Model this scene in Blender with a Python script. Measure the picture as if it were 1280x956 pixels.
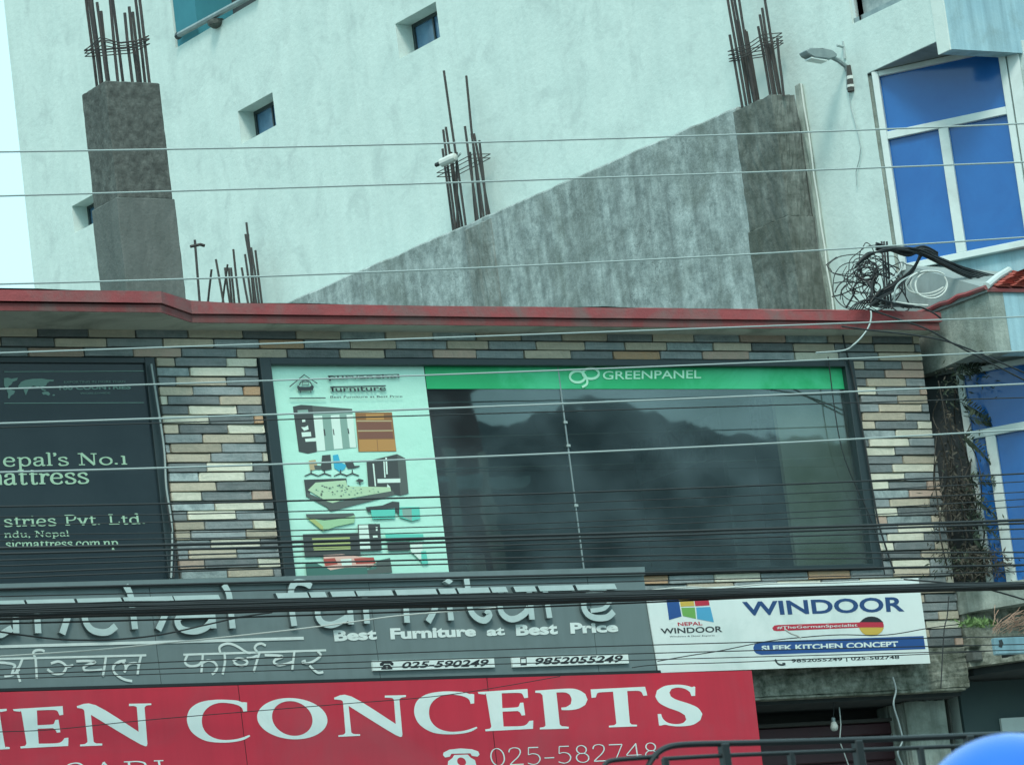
import bpy, bmesh, math, random
from mathutils import Vector, Matrix
from mathutils.geometry import tessellate_polygon
random.seed(7)
for o in list(bpy.data.objects): bpy.data.objects.remove(o)
SC = bpy.context.scene
COL = SC.collection

# ------------------------------------------------------------------ camera
YAW, PITCH, ROLL, FPX = 0.60347914, 0.18813755, -0.12685049, 5500.0
FW = Vector((math.sin(YAW)*math.cos(PITCH), math.cos(YAW)*math.cos(PITCH), math.sin(PITCH)))
R0 = Vector((math.cos(YAW), -math.sin(YAW), 0)); U0 = R0.cross(FW)
RT = math.cos(ROLL)*R0 + math.sin(ROLL)*U0
UP = -math.sin(ROLL)*R0 + math.cos(ROLL)*U0
CAM = Vector((-20.0699, -29.1181, 1.30))
cd = bpy.data.cameras.new('camera'); cam = bpy.data.objects.new('camera', cd); COL.objects.link(cam)
cd.sensor_width = 36; cd.lens = FPX/1280*36; cd.clip_start = .1; cd.clip_end = 6000
m = Matrix((RT, UP, -FW)).transposed().to_4x4(); m.translation = CAM; cam.matrix_world = m
cd.dof.use_dof = True; cd.dof.focus_distance = 36; cd.dof.aperture_fstop = 20
SC.camera = cam

# ------------------------------------------------------------------ light
SUN_EL, SUN_AZ = math.radians(52), math.radians(215)       # azimuth clockwise from +Y
w = bpy.data.worlds.new('World'); SC.world = w; w.use_nodes = True
nt = w.node_tree; bg = nt.nodes['Background']
sk = nt.nodes.new('ShaderNodeTexSky'); sk.sky_type = 'NISHITA'; sk.sun_disc = False
sk.sun_elevation = SUN_EL; sk.sun_rotation = SUN_AZ; sk.air_density = 1.0; sk.dust_density = 7.0; sk.ozone_density = 3.0
mxw = nt.nodes.new('ShaderNodeMix'); mxw.data_type = 'RGBA'; mxw.inputs['Factor'].default_value = .80
nt.links.new(sk.outputs[0], mxw.inputs[6]); mxw.inputs[7].default_value = (4.35, 7.1, 7.5, 1)      # even overcast layer
nt.links.new(mxw.outputs[2], bg.inputs[0]); bg.inputs[1].default_value = 0.13
sl = bpy.data.lights.new('sun', 'SUN'); so = bpy.data.objects.new('sun', sl); COL.objects.link(so)
sl.energy = 1.45; sl.angle = math.radians(14); sl.color = (1.0, .94, .85)
sd = Vector((math.sin(SUN_AZ)*math.cos(SUN_EL), math.cos(SUN_AZ)*math.cos(SUN_EL), math.sin(SUN_EL)))
so.rotation_euler = sd.to_track_quat('Z', 'Y').to_euler()
SC.view_settings.view_transform = 'Standard'; SC.view_settings.look = 'None'
SC.view_settings.exposure = 0.55; SC.view_settings.gamma = 1.0

# ------------------------------------------------------------------ helpers
def ray(px, py): return FW + RT*((px-640)/FPX) - UP*((py-478)/FPX)
def U(px, py, ax, val):
    d = ray(px, py); return CAM + d*((val-CAM[ax])/d[ax])
class Plane:
    """a real plane of the place: origin, horizontal axis u, vertical axis v, outward normal n"""
    def __init__(s, o, u, n=None):
        s.o = Vector(o); s.u = Vector(u).normalized(); s.v = Vector((0, 0, 1))
        s.n = s.u.cross(s.v) if n is None else Vector(n)
    def hit(s, px, py):
        d = ray(px, py); return CAM + d*((s.o-CAM).dot(s.n)/d.dot(s.n))
    def ab(s, px, py):
        p = s.hit(px, py)-s.o; return (p.dot(s.u), p.dot(s.v))
    def p(s, a, b, h=0): return s.o + s.u*a + s.v*b + s.n*h
def PY(y): return Plane((0, y, 0), (1, 0, 0))            # faces the street (-Y)
def PX(x): return Plane((x, 0, 0), (0, -1, 0))           # faces left (-X)
class Crop:
    def __init__(s, x, y, k): s.x, s.y, s.k = x, y, k
    def __call__(s, pts): return [(s.x+a/s.k, s.y+b/s.k) for a, b in pts]

def obj(name, bm, m=None, parent=None, label=None, cat=None, group=None, kind=None, smooth=False):
    me = bpy.data.meshes.new(name)
    if isinstance(bm, bmesh.types.BMesh):
        bm.normal_update(); bm.to_mesh(me); bm.free()
    else: me = bm
    if smooth:
        for f in me.polygons: f.use_smooth = True
    o = bpy.data.objects.new(name, me); COL.objects.link(o)
    if m is not None: me.materials.append(m)
    if parent is not None: attach(o, parent)
    tag(o, label, cat, group, kind)
    return o
def attach(o, parent):
    o.parent = parent; o.matrix_parent_inverse = Matrix.Translation(-WPOS.get(parent.name, Vector()))
WPOS = {}
def tag(o, label=None, cat=None, group=None, kind=None):
    if label: o['label'] = label
    if cat: o['category'] = cat
    if group: o['group'] = group
    if kind: o['kind'] = kind
def thing(name, label, cat, loc=(0, 0, 0), group=None):
    o = bpy.data.objects.new(name, None); COL.objects.link(o); o.location = loc; o.empty_display_size = .2
    WPOS[o.name] = Vector(loc); tag(o, label, cat, group); return o
def box(bm, x0, x1, y0, y1, z0, z1, bev=0):
    vs = [bm.verts.new((x, y, z)) for x in (x0, x1) for y in (y0, y1) for z in (z0, z1)]
    fs = [bm.faces.new([vs[i] for i in f]) for f in ((0,1,3,2),(4,6,7,5),(0,4,5,1),(2,3,7,6),(0,2,6,4),(1,5,7,3))]
    if bev: bmesh.ops.bevel(bm, geom=list({e for f in fs for e in f.edges}), offset=bev, segments=1, affect='EDGES')
    return bm
def B(*a, **k): return box(bmesh.new(), *a, **k)
def prism(bm, base, ext):
    """base: list of 3D points (planar), ext: vector"""
    ext = Vector(ext); n = len(base)
    a = [bm.verts.new(p) for p in base]; b = [bm.verts.new(Vector(p)+ext) for p in base]
    tri = tessellate_polygon([[Vector(p) for p in base]])
    for t in tri:
        try: bm.faces.new([a[i] for i in t]); bm.faces.new([b[i] for i in reversed(t)])
        except ValueError: pass
    for i in range(n):
        j = (i+1) % n
        try: bm.faces.new([a[i], a[j], b[j], b[i]])
        except ValueError: pass
    bmesh.ops.recalc_face_normals(bm, faces=bm.faces)
    return bm
def plan(pts, z0, z1):
    return prism(bmesh.new(), [(x, y, z0) for x, y in pts], (0, 0, z1-z0))
def poly(bm, pl, pts, h0=0.0, th=.002, holes=()):
    """pixel outline laid on a plane as a thin plate from h0 to h0+th"""
    loops = [[Vector((*pl.ab(*q), 0)) for q in L] for L in [pts, *holes]]
    return poly_ab(bm, pl, loops, h0, th)
def poly_ab(bm, pl, loops, h0, th):
    flat = [v for L in loops for v in L]
    tri = tessellate_polygon(loops)
    top = [bm.verts.new(pl.p(v.x, v.y, h0+th)) for v in flat]
    bot = [bm.verts.new(pl.p(v.x, v.y, h0)) for v in flat]
    for t in tri:
        A, Bv, Cc = (flat[i] for i in t)
        if abs((Bv-A).cross(Cc-A).z) < 1e-12: continue
        t = t if (Bv-A).cross(Cc-A).z > 0 else tuple(reversed(t))
        try: bm.faces.new([top[i] for i in t])
        except ValueError: pass
    k = 0
    for L in loops:
        n = len(L)
        for i in range(n):
            j = (i+1) % n
            try: bm.faces.new([top[k+i], top[k+j], bot[k+j], bot[k+i]])
            except ValueError: pass
        k += n
    return bm
def round_poly(pts, lim=36, n=4):
    """closed outline: gentle turns become curves, real corners stay sharp"""
    P = [Vector(p) for p in pts]; N_ = len(P); out = []
    def ang(i):
        a = P[i]-P[i-1]; b = P[(i+1) % N_]-P[i]
        return math.degrees(a.angle(b)) if a.length > 1e-9 and b.length > 1e-9 else 0
    cor = [ang(i) > lim for i in range(N_)]
    for i in range(N_):
        p1, p2 = P[i], P[(i+1) % N_]; out.append(tuple(p1))
        if cor[i] and cor[(i+1) % N_]: continue
        p0 = p1 if cor[i] else P[i-1]; p3 = p2 if cor[(i+1) % N_] else P[(i+2) % N_]
        for s in range(1, n):
            t = s/n; out.append(tuple(.5*((2*p1)+(p2-p0)*t+(2*p0-5*p1+4*p2-p3)*t*t+(3*p1-p0-3*p2+p3)*t**3)))
    return out
def smooth_pts(pts, n=5):
    if len(pts) < 3: return list(pts)
    out = []; P = [pts[0]]+list(pts)+[pts[-1]]
    for i in range(1, len(P)-2):
        p0, p1, p2, p3 = (Vector(P[i+k]) for k in (-1, 0, 1, 2))
        for s in range(n):
            t = s/n
            out.append(.5*((2*p1)+(p2-p0)*t+(2*p0-5*p1+4*p2-p3)*t*t+(3*p1-p0-3*p2+p3)*t**3))
    out.append(Vector(P[-2])); return out
def ribbon(bm, pl, ab, width, h0=0.0, th=.002, cap=0):
    """width: number or function of direction angle (radians)"""
    ab = [Vector((q[0], q[1])) for q in ab]; n = len(ab)
    L = []; Rr = []
    for i, p in enumerate(ab):
        t = (ab[min(i+1, n-1)]-ab[max(i-1, 0)])
        if t.length < 1e-9: t = Vector((1, 0))
        t.normalize(); wd = (width(math.atan2(t.y, t.x)) if callable(width) else width)/2
        nn = Vector((-t.y, t.x))*wd; L.append(p+nn); Rr.append(p-nn)
    vt = [(bm.verts.new(pl.p(l.x, l.y, h0+th)), bm.verts.new(pl.p(r.x, r.y, h0+th)),
           bm.verts.new(pl.p(l.x, l.y, h0)), bm.verts.new(pl.p(r.x, r.y, h0))) for l, r in zip(L, Rr)]
    for a, b in zip(vt, vt[1:]):
        bm.faces.new((a[1], b[1], b[0], a[0])); bm.faces.new((a[0], b[0], b[2], a[2])); bm.faces.new((a[3], b[3], b[1], a[1]))
    a = vt[0]; bm.faces.new((a[0], a[2], a[3], a[1])); a = vt[-1]; bm.faces.new((a[1], a[3], a[2], a[0]))
    return bm
PXM = 36/FPX                                              # metres per photo pixel at the facade
def stroke_px(bm, pl, pts, wpx, h0=0.0, th=.002, smooth=True):
    ab = [Vector(pl.ab(*q)) for q in pts]
    if smooth: ab = smooth_pts(ab)
    return ribbon(bm, pl, ab, wpx*PXM, h0, th)
def tube(bm, pts, r, seg=8, closed=False, r2=None):
    pts = [Vector(p) for p in pts]; n = len(pts); rings = []; ref = None
    for i, p in enumerate(pts):
        a = pts[(i-1) % n] if (closed or i > 0) else p; b = pts[(i+1) % n] if (closed or i < n-1) else p
        t = (b-a).normalized()
        if ref is None: ref = Vector((0, 0, 1)) if abs(t.z) < .9 else Vector((1, 0, 0))
        x = t.cross(ref).normalized(); y = t.cross(x).normalized(); ref = -y if False else x.cross(t)*1
        rr = r if r2 is None else r+(r2-r)*i/(n-1)
        rings.append([bm.verts.new(p+(x*math.cos(k*2*math.pi/seg)+y*math.sin(k*2*math.pi/seg))*rr) for k in range(seg)])
    for i in range(n if closed else n-1):
        A, Bb = rings[i], rings[(i+1) % n]
        for k in range(seg):
            try: bm.faces.new((A[k], A[(k+1) % seg], Bb[(k+1) % seg], Bb[k]))
            except ValueError: pass
    if not closed:
        bm.faces.new(list(reversed(rings[0]))); bm.faces.new(rings[-1])
    bmesh.ops.recalc_face_normals(bm, faces=bm.faces)
    return bm
def lathe(bm, axis_o, prof, seg=20, axis=(0, 0, 1)):
    q = Vector((0, 0, 1)).rotation_difference(Vector(axis)); rings = []
    for r, z in prof:
        rings.append([bm.verts.new(Vector(axis_o)+q @ Vector((r*math.cos(k*2*math.pi/seg), r*math.sin(k*2*math.pi/seg), z))) for k in range(seg)])
    for A, Bb in zip(rings, rings[1:]):
        for k in range(seg): bm.faces.new((A[k], A[(k+1) % seg], Bb[(k+1) % seg], Bb[k]))
    bm.faces.new(list(reversed(rings[0]))); bm.faces.new(rings[-1])
    bmesh.ops.recalc_face_normals(bm, faces=bm.faces)
    return bm

# text --------------------------------------------------------------
def text_mesh(s, quad, pl, h0=.002, th=.001, bold=0.0, name='lettering', m=None, parent=None, capfit=True, shear=0):
    """built-in sans lettering fitted to a pixel quad (TL, TR, BR, BL) on a plane"""
    cu = bpy.data.curves.new('t', 'FONT'); cu.body = s; cu.size = 1; cu.offset = bold; cu.resolution_u = 4; cu.shear = shear
    to = bpy.data.objects.new('t', cu); COL.objects.link(to)
    dg = bpy.context.evaluated_depsgraph_get(); dg.update()
    me = bpy.data.meshes.new_from_object(to.evaluated_get(dg)); bpy.data.objects.remove(to); bpy.data.curves.remove(cu)
    xs = [v.co.x for v in me.vertices]; ys = [v.co.y for v in me.vertices]
    x0, x1, y0, y1 = min(xs), max(xs), min(ys), max(ys)
    Q = [Vector(pl.ab(*q)) for q in quad]
    for v in me.vertices:
        a = (v.co.x-x0)/(x1-x0); b = (v.co.y-y0)/(y1-y0)
        p = (Q[3]*(1-a)+Q[2]*a)*(1-b) + (Q[0]*(1-a)+Q[1]*a)*b
        v.co = pl.p(p.x, p.y, h0+th)
    bm = bmesh.new(); bm.from_mesh(me); bpy.data.meshes.remove(me)
    if th > .004:
        r = bmesh.ops.extrude_face_region(bm, geom=bm.faces[:])
        for v in [g for g in r['geom'] if isinstance(g, bmesh.types.BMVert)]: v.co -= pl.n*th
        bmesh.ops.recalc_face_normals(bm, faces=bm.faces)
    return obj(name, bm, m, parent)

def arc(cx, cy, rx, ry, a0, a1, n=12):
    return [(cx+rx*math.cos(math.radians(a0+(a1-a0)*i/n)), cy+ry*math.sin(math.radians(a0+(a1-a0)*i/n))) for i in range(n+1)]
def stem(x, y0=0, y1=66, s0=True, s1='l'):
    o = [('k', [(x, y0), (x, y1)])]
    if s0: o.append(('h', [(x-13, y0+2), (x+13, y0+2)]))
    if s1 == 'l': o.append(('h', [(x-13, y1-3), (x, y1-1)]))
    if s1 == 'b': o.append(('h', [(x-13, y1-2), (x+13, y1-2)]))
    return o
SG = {
 ' ': (38, []), '.': (24, [('d', (12, 7))]), ',': (24, [('d', (12, 7)), ('s', [(15, 6), (14, -6), (6, -14)])]),
 "'": (20, [('d', (10, 98)), ('s', [(13, 98), (12, 86), (5, 78)])]), '-': (48, [('k2', [(6, 34), (42, 34)])]),
 'l': (32, stem(16, 0, 105)), '1': (50, stem(26, 0, 78)), 'i': (32, stem(16)+[('d', (15, 90))]),
 'r': (48, stem(16)+[('s', [(18, 42), (26, 58), (36, 64), (44, 60)]), ('d', (42, 58))]),
 'n': (74, stem(16)+stem(56, 0, 45, True, '')+[('s', [(18, 44), (28, 60), (42, 66), (53, 60), (56, 44)])]),
 'm': (108, stem(16)+stem(54, 0, 45, True, '')+stem(92, 0, 45, True, '')+[('s', [(18, 44), (28, 60), (40, 66), (51, 60), (54, 44)]), ('s', [(56, 44), (66, 60), (78, 66), (89, 60), (92, 44)])]),
 'u': (74, stem(16, 20, 66, False)+stem(56, 0, 66, False)+[('s', [(16, 22), (20, 6), (32, 0), (46, 6), (56, 20)]), ('h', [(56, 2), (68, 2)])]),
 'd': (74, stem(54, 0, 105, False)+[('s', arc(32, 33, 22, 33, 40, 320)), ('h', [(54, 2), (66, 2)])]),
 'p': (74, stem(18, -34, 66)+[('s', arc(40, 33, 22, 33, 140, -140))]),
 'a': (62, [('s', [(10, 52), (18, 64), (30, 67), (42, 62), (45, 48)]), ('k', [(45, 50), (45, 8)]), ('s', [(45, 8), (50, 1), (58, 4)]),
            ('s', [(44, 40), (26, 35), (12, 26), (9, 14), (15, 3), (28, 0), (44, 14)]), ('d', (13, 52))]),
 'e': (64, [('h', [(12, 36), (54, 36)]), ('s', [(54, 37), (50, 56), (34, 67), (18, 60), (9, 34), (16, 8), (34, -1), (48, 3), (56, 14)])]),
 's': (56, [('s', [(46, 52), (38, 64), (26, 67), (13, 60), (12, 48), (24, 38), (38, 30), (48, 18), (42, 3), (26, -1), (14, 2), (8, 16)])]),
 't': (46, [('k', [(20, 90), (20, 14)]), ('s', [(20, 14), (24, 2), (34, 0), (42, 8)]), ('h', [(6, 64), (42, 64)])]),
 'o': (70, [('s', arc(35, 33, 26, 33, 0, 360, 20))]), 'c': (60, [('s', [(52, 50), (44, 63), (34, 67), (18, 60), (9, 34), (16, 8), (34, -1), (48, 3), (54, 14)]), ('d', (48, 52))]),
 'v': (66, [('k', [(12, 66), (34, 0)]), ('k', [(34, 0), (56, 66)]), ('h', [(2, 64), (24, 64)]), ('h', [(46, 64), (66, 64)])]),
 'N': (98, [('k2', [(20, 0), (20, 100)]), ('k', [(20, 100), (78, 0)]), ('k2', [(78, 0), (78, 100)]), ('h', [(6, 2), (34, 2)]), ('h', [(4, 98), (22, 98)]), ('h', [(64, 98), (92, 98)])]),
 'P': (76, stem(22, 0, 100, True, 'b')+[('s', [(22, 97), (46, 98), (64, 90), (68, 74), (60, 54), (42, 47), (24, 48)])]),
 'L': (76, stem(22, 0, 100, True, 'b')+[('h', [(22, 2), (66, 2)]), ('k2', [(66, 2), (68, 26)])]),
 'I': (42, stem(20, 0, 100, True, 'b')), 'A': (90, [('k2', [(14, 0), (44, 100)]), ('k', [(44, 100), (74, 0)]), ('h', [(24, 34), (64, 34)]), ('h', [(2, 2), (26, 2)]), ('h', [(60, 2), (88, 2)])]),
 'R': (84, stem(22, 0, 100, True, 'b')+[('s', [(22, 97), (44, 98), (62, 90), (66, 74), (58, 56), (40, 50), (24, 50)]), ('k', [(44, 50), (78, 0)])]),
 'S': (66, [('s', [(56, 78), (46, 96), (32, 101), (15, 92), (13, 74), (28, 58), (46, 46), (56, 28), (50, 6), (32, -1), (16, 4), (8, 24)])]),
 '0': (66, [('s', arc(33, 50, 24, 50, 0, 360, 20))]),
 '2': (66, [('s', [(10, 76), (16, 94), (32, 101), (48, 94), (52, 74), (42, 48), (22, 22), (8, 3)]), ('k2', [(8, 3), (58, 3)])]),
 '5': (66, [('k2', [(54, 98), (18, 98)]), ('k2', [(18, 98), (14, 56)]), ('s', [(14, 56), (30, 62), (48, 54), (55, 32), (46, 8), (28, -1), (8, 8)])]),
 '8': (66, [('s', arc(33, 75, 18, 24, 0, 360, 18)), ('s', arc(33, 26, 23, 27, 0, 360, 18))]),
 '7': (62, [('k2', [(6, 97), (56, 97)]), ('k2', [(56, 97), (22, 0)])]),
 '4': (68, [('k', [(46, 0), (46, 100)]), ('k2', [(46, 98), (5, 32)]), ('h', [(5, 30), (62, 30)])]),
}
def serif(s, quad, pl, thick=16, thin=5, h0=.002, name='lettering', m=None, parent=None, align='l'):
    """pen-drawn serif lettering; quad spans baseline..cap height, x from start to end of the string"""
    Wt = sum(SG[c][0] for c in s); Q = [Vector(pl.ab(*q)) for q in quad]
    def mp(x, y):
        a = x/Wt; b = y/100; return (Q[3]*(1-a)+Q[2]*a)*(1-b)+(Q[0]*(1-a)+Q[1]*a)*b
    unit = (Q[0]-Q[3]).length/100; x = 0; k = 0
    for c in s:
        adv, st = SG[c]; bm = bmesh.new()
        for kind, pts in st:
            k += 1; hh = h0+.00025*(k % 7)
            if kind == 'd':
                P = [mp(x+pts[0]+8*math.cos(t*math.pi/4), pts[1]+8*math.sin(t*math.pi/4)) for t in range(8)]
                poly_ab(bm, pl, [[Vector((q.x, q.y, 0)) for q in P]], hh, .001); continue
            P = [mp(x+a, b) for a, b in pts]
            if kind == 's': P = smooth_pts(P, 4)
            if kind == 'k': wd = thick*unit
            elif kind == 'h': wd = thin*unit
            elif kind == 'k2': wd = (thin*1.5)*unit
            else: wd = lambda a: unit*(thin+(thick-thin)*abs(math.sin(a-.1))**1.3)
            ribbon(bm, pl, P, wd, hh, .001)
        x += adv
        if st: obj('letter', bm, m, parent)
        else: bm.free()

# materials ----------------------------------------------------------
def srgb(r, g, b):
    f = lambda c: (c/255/12.92 if c/255 <= .04045 else ((c/255+.055)/1.055)**2.4)
    return (f(r), f(g), f(b), 1)
def mat(name, col, col2=None, scale=3, rough=.8, streak=0, metal=0, bump=0.0, bscale=40, mottle=.5, rnd=0, stain=None, stain_amt=0, stain_scale=1.2, coat=0, detail=8, xstreak=0, spec=None, crack=0):
    m = bpy.data.materials.new(name); m.use_nodes = True; N = m.node_tree.nodes; L = m.node_tree.links
    b = N['Principled BSDF']; b.inputs['Roughness'].default_value = rough; b.inputs['Metallic'].default_value = metal
    if coat: b.inputs['Coat Weight'].default_value = coat; b.inputs['Coat Roughness'].default_value = .05
    if spec is not None: b.inputs['Specular IOR Level'].default_value = spec
    c1 = (*col[:3], 1); c2 = (*(col2 or col)[:3], 1)
    geo = N.new('ShaderNodeNewGeometry')
    def noise(sc, mapping=None, det=detail, dist=0):
        n = N.new('ShaderNodeTexNoise'); n.inputs['Scale'].default_value = sc; n.inputs['Detail'].default_value = det
        n.inputs['Roughness'].default_value = .65; n.inputs['Distortion'].default_value = dist
        if mapping:
            mp = N.new('ShaderNodeMapping'); mp.inputs['Scale'].default_value = mapping
            L.new(geo.outputs['Position'], mp.inputs['Vector']); L.new(mp.outputs[0], n.inputs['Vector'])
        else: L.new(geo.outputs['Position'], n.inputs['Vector'])
        return n.outputs['Fac']
    def ramp(src, a, bb):
        r = N.new('ShaderNodeMapRange'); r.inputs['From Min'].default_value = a; r.inputs['From Max'].default_value = bb
        L.new(src, r.inputs['Value']); return r.outputs[0]
    def mix(f, a, bb, mode='MIX'):
        x = N.new('ShaderNodeMix'); x.data_type = 'RGBA'; x.blend_type = mode
        for s, v in (('Factor', f), ('A', a), ('B', bb)):
            i = [q for q in x.inputs if q.name == s and (q.type == 'VALUE' if s == 'Factor' else q.type == 'RGBA')][0]
            if hasattr(v, 'is_linked') or hasattr(v, 'links'): L.new(v, i)
            else: i.default_value = v
        return [q for q in x.outputs if q.type == 'RGBA'][0]
    f = ramp(noise(scale), .5-.28*mottle-.02, .5+.28*mottle)
    if col2 is None: f = ramp(noise(scale), 2, 3)
    c = mix(f, c1, c2)
    if streak:
        s = ramp(noise(1, (6, 6, .35)), .42, .68)
        ss = N.new('ShaderNodeMath'); ss.operation = 'MULTIPLY'; L.new(s, ss.inputs[0]); ss.inputs[1].default_value = streak
        c = mix(ss.outputs[0], c, (*[v*.45 for v in c1[:3]], 1))
    if xstreak:
        s = ramp(noise(1, (2.5, 2.5, 40)), .45, .62)
        ss = N.new('ShaderNodeMath'); ss.operation = 'MULTIPLY'; L.new(s, ss.inputs[0]); ss.inputs[1].default_value = xstreak
        c = mix(ss.outputs[0], c, (*[v*.5 for v in c1[:3]], 1))
    if stain:
        s = ramp(noise(stain_scale, None, 10, .6), .56-.25*stain_amt, .66)
        ss = N.new('ShaderNodeMath'); ss.operation = 'MULTIPLY'; L.new(s, ss.inputs[0]); ss.inputs[1].default_value = min(1, .35+.6*stain_amt)
        c = mix(ss.outputs[0], c, (*stain[:3], 1))
    if crack:
        vo = N.new('ShaderNodeTexVoronoi'); vo.feature = 'DISTANCE_TO_EDGE'; vo.inputs['Scale'].default_value = 5.5
        dn = N.new('ShaderNodeTexNoise'); dn.inputs['Scale'].default_value = 9; dn.inputs['Detail'].default_value = 4; L.new(geo.outputs['Position'], dn.inputs['Vector'])
        va = N.new('ShaderNodeVectorMath'); va.operation = 'MULTIPLY_ADD'; va.inputs[1].default_value = (.25,.25,.25)
        L.new(dn.outputs['Color'], va.inputs[0]); L.new(geo.outputs['Position'], va.inputs[2]); L.new(va.outputs[0], vo.inputs['Vector'])
        cr_ = N.new('ShaderNodeMapRange'); cr_.inputs['From Min'].default_value = .0; cr_.inputs['From Max'].default_value = .022; cr_.inputs['To Min'].default_value = crack; cr_.inputs['To Max'].default_value = 0
        L.new(vo.outputs['Distance'], cr_.inputs['Value'])
        pm = ramp(noise(.9), .45, .6); mm_ = N.new('ShaderNodeMath'); mm_.operation = 'MULTIPLY'; L.new(cr_.outputs[0], mm_.inputs[0]); L.new(pm, mm_.inputs[1])
        c = mix(mm_.outputs[0], c, (*[v*.4 for v in c1[:3]], 1))
    if rnd:
        oi = N.new('ShaderNodeObjectInfo'); r = N.new('ShaderNodeMapRange'); L.new(oi.outputs['Random'], r.inputs['Value'])
        r.inputs['To Min'].default_value = 1-rnd; r.inputs['To Max'].default_value = 1+rnd*.6
        hs = N.new('ShaderNodeHueSaturation'); L.new(r.outputs[0], hs.inputs['Value']); L.new(c, hs.inputs['Color']); c = hs.outputs[0]
    L.new(c, b.inputs['Base Color'])
    if bump:
        bn = N.new('ShaderNodeBump'); bn.inputs['Strength'].default_value = min(1, bump); bn.inputs['Distance'].default_value = .01
        L.new(noise(bscale), bn.inputs['Height']); L.new(bn.outputs[0], b.inputs['Normal'])
    return m
def glassmat(name, tint, gloss, gcol=(1, 1, 1, 1), rough=.0, wave=.0):
    m = bpy.data.materials.new(name); m.use_nodes = True; N = m.node_tree.nodes; L = m.node_tree.links
    for n in list(N):
        if n.type != 'OUTPUT_MATERIAL': N.remove(n)
    out = [n for n in N if n.type == 'OUTPUT_MATERIAL'][0]
    t = N.new('ShaderNodeBsdfTransparent'); t.inputs[0].default_value = tint
    g = N.new('ShaderNodeBsdfGlossy'); g.inputs['Color'].default_value = gcol; g.inputs['Roughness'].default_value = rough
    if wave:
        nz = N.new('ShaderNodeTexNoise'); nz.inputs['Scale'].default_value = 1.3; nz.inputs['Detail'].default_value = 2
        geo = N.new('ShaderNodeNewGeometry'); L.new(geo.outputs['Position'], nz.inputs['Vector'])
        bp = N.new('ShaderNodeBump'); bp.inputs['Strength'].default_value = wave; bp.inputs['Distance'].default_value = .01
        L.new(nz.outputs['Fac'], bp.inputs['Height']); L.new(bp.outputs[0], g.inputs['Normal'])
    # light film of dust scatters a little daylight
    d = N.new('ShaderNodeBsdfDiffuse'); d.inputs['Color'].default_value = (.42, .58, .64, 1)
    mx0 = N.new('ShaderNodeMixShader'); g2 = N.new('ShaderNodeNewGeometry'); mp = N.new('ShaderNodeMapping'); mp.inputs['Scale'].default_value = (.8, .8, 1.1); n2 = N.new('ShaderNodeTexNoise')
    n2.inputs['Detail'].default_value = 6; n2.inputs['Scale'].default_value = 1.4; L.new(g2.outputs['Position'], mp.inputs['Vector']); L.new(mp.outputs[0], n2.inputs['Vector'])
    mr = N.new('ShaderNodeMapRange'); mr.inputs['From Min'].default_value = .4; mr.inputs['From Max'].default_value = .7; mr.inputs['To Min'].default_value = .03; mr.inputs['To Max'].default_value = .13
    L.new(n2.outputs['Fac'], mr.inputs['Value']); L.new(mr.outputs[0], mx0.inputs[0])
    L.new(t.outputs[0], mx0.inputs[1]); L.new(d.outputs[0], mx0.inputs[2])
    mx = N.new('ShaderNodeMixShader'); lw = N.new('ShaderNodeLayerWeight'); lw.inputs['Blend'].default_value = .5
    pw = N.new('ShaderNodeMath'); pw.operation = 'POWER'; pw.inputs[1].default_value = 4; ma = N.new('ShaderNodeMath'); ma.operation = 'MULTIPLY_ADD'; ma.inputs[1].default_value = 1-gloss; ma.inputs[2].default_value = gloss
    L.new(lw.outputs['Facing'], pw.inputs[0]); L.new(pw.outputs[0], ma.inputs[0]); L.new(ma.outputs[0], mx.inputs[0]); L.new(mx0.outputs[0], mx.inputs[1]); L.new(g.outputs[0], mx.inputs[2])
    L.new(mx.outputs[0], out.inputs[0]); return m

M = {}
M['plaster'] = mat('aged white plaster', (.56,.70,.66), (.62,.76,.715), 2.6, .9, streak=.12, bump=.6, bscale=14, stain=(.40,.50,.48), stain_amt=.16, stain_scale=2.2)
M['plaster2'] = mat('pale plaster front', (.56,.68,.64), (.64,.75,.70), 2.5, .9, streak=.12, bump=.3, bscale=25, stain=(.3,.38,.34), stain_amt=.2, stain_scale=1.6)
M['paleblue'] = mat('pale blue paint', (.30,.52,.60), (.36,.58,.64), 3, .85, streak=.55, bump=.3, stain=(.2,.3,.3), stain_amt=.25, stain_scale=2)
M['soffit'] = mat('grey soffit', (.22,.29,.29), (.28,.35,.34), 3, .9, stain=(.1,.13,.12), stain_amt=.4)
M['conc_dark'] = mat('rough dark concrete', (.05,.06,.055), (.125,.148,.135), 16, .95, bump=1, bscale=26, stain=(.045,.055,.05), stain_amt=.5, stain_scale=9)
M['conc_light'] = mat('smoother grey concrete', (.10,.125,.117), (.135,.16,.15), 4, .95, bump=.7, bscale=30, streak=.3, stain=(.08,.1,.09), stain_amt=.3, stain_scale=3)
M['conc_wall'] = mat('weathered cement render', (.19,.245,.24), (.42,.51,.50), 9, .95, streak=.6, mottle=.5, bump=.8, bscale=30, stain=(.11,.14,.12), stain_amt=.4, stain_scale=1.3, crack=.75)
M['conc_mold'] = mat('mouldy column render', (.085,.105,.095), (.22,.26,.24), 10, .95, streak=.6, bump=.9, bscale=30, stain=(.055,.07,.055), stain_amt=.75, stain_scale=1.9)
M['conc_mid'] = mat('stained middle column render', (.15,.185,.17), (.32,.38,.365), 8, .95, streak=.7, bump=.9, bscale=30, stain=(.075,.09,.075), stain_amt=.5, stain_scale=2.5)
M['mossy'] = mat('mossy old concrete', (.085,.11,.085), (.38,.43,.37), 11, .95, streak=.4, bump=1, mottle=.45, stain=(.05,.065,.04), stain_amt=.6, stain_scale=4)
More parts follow.
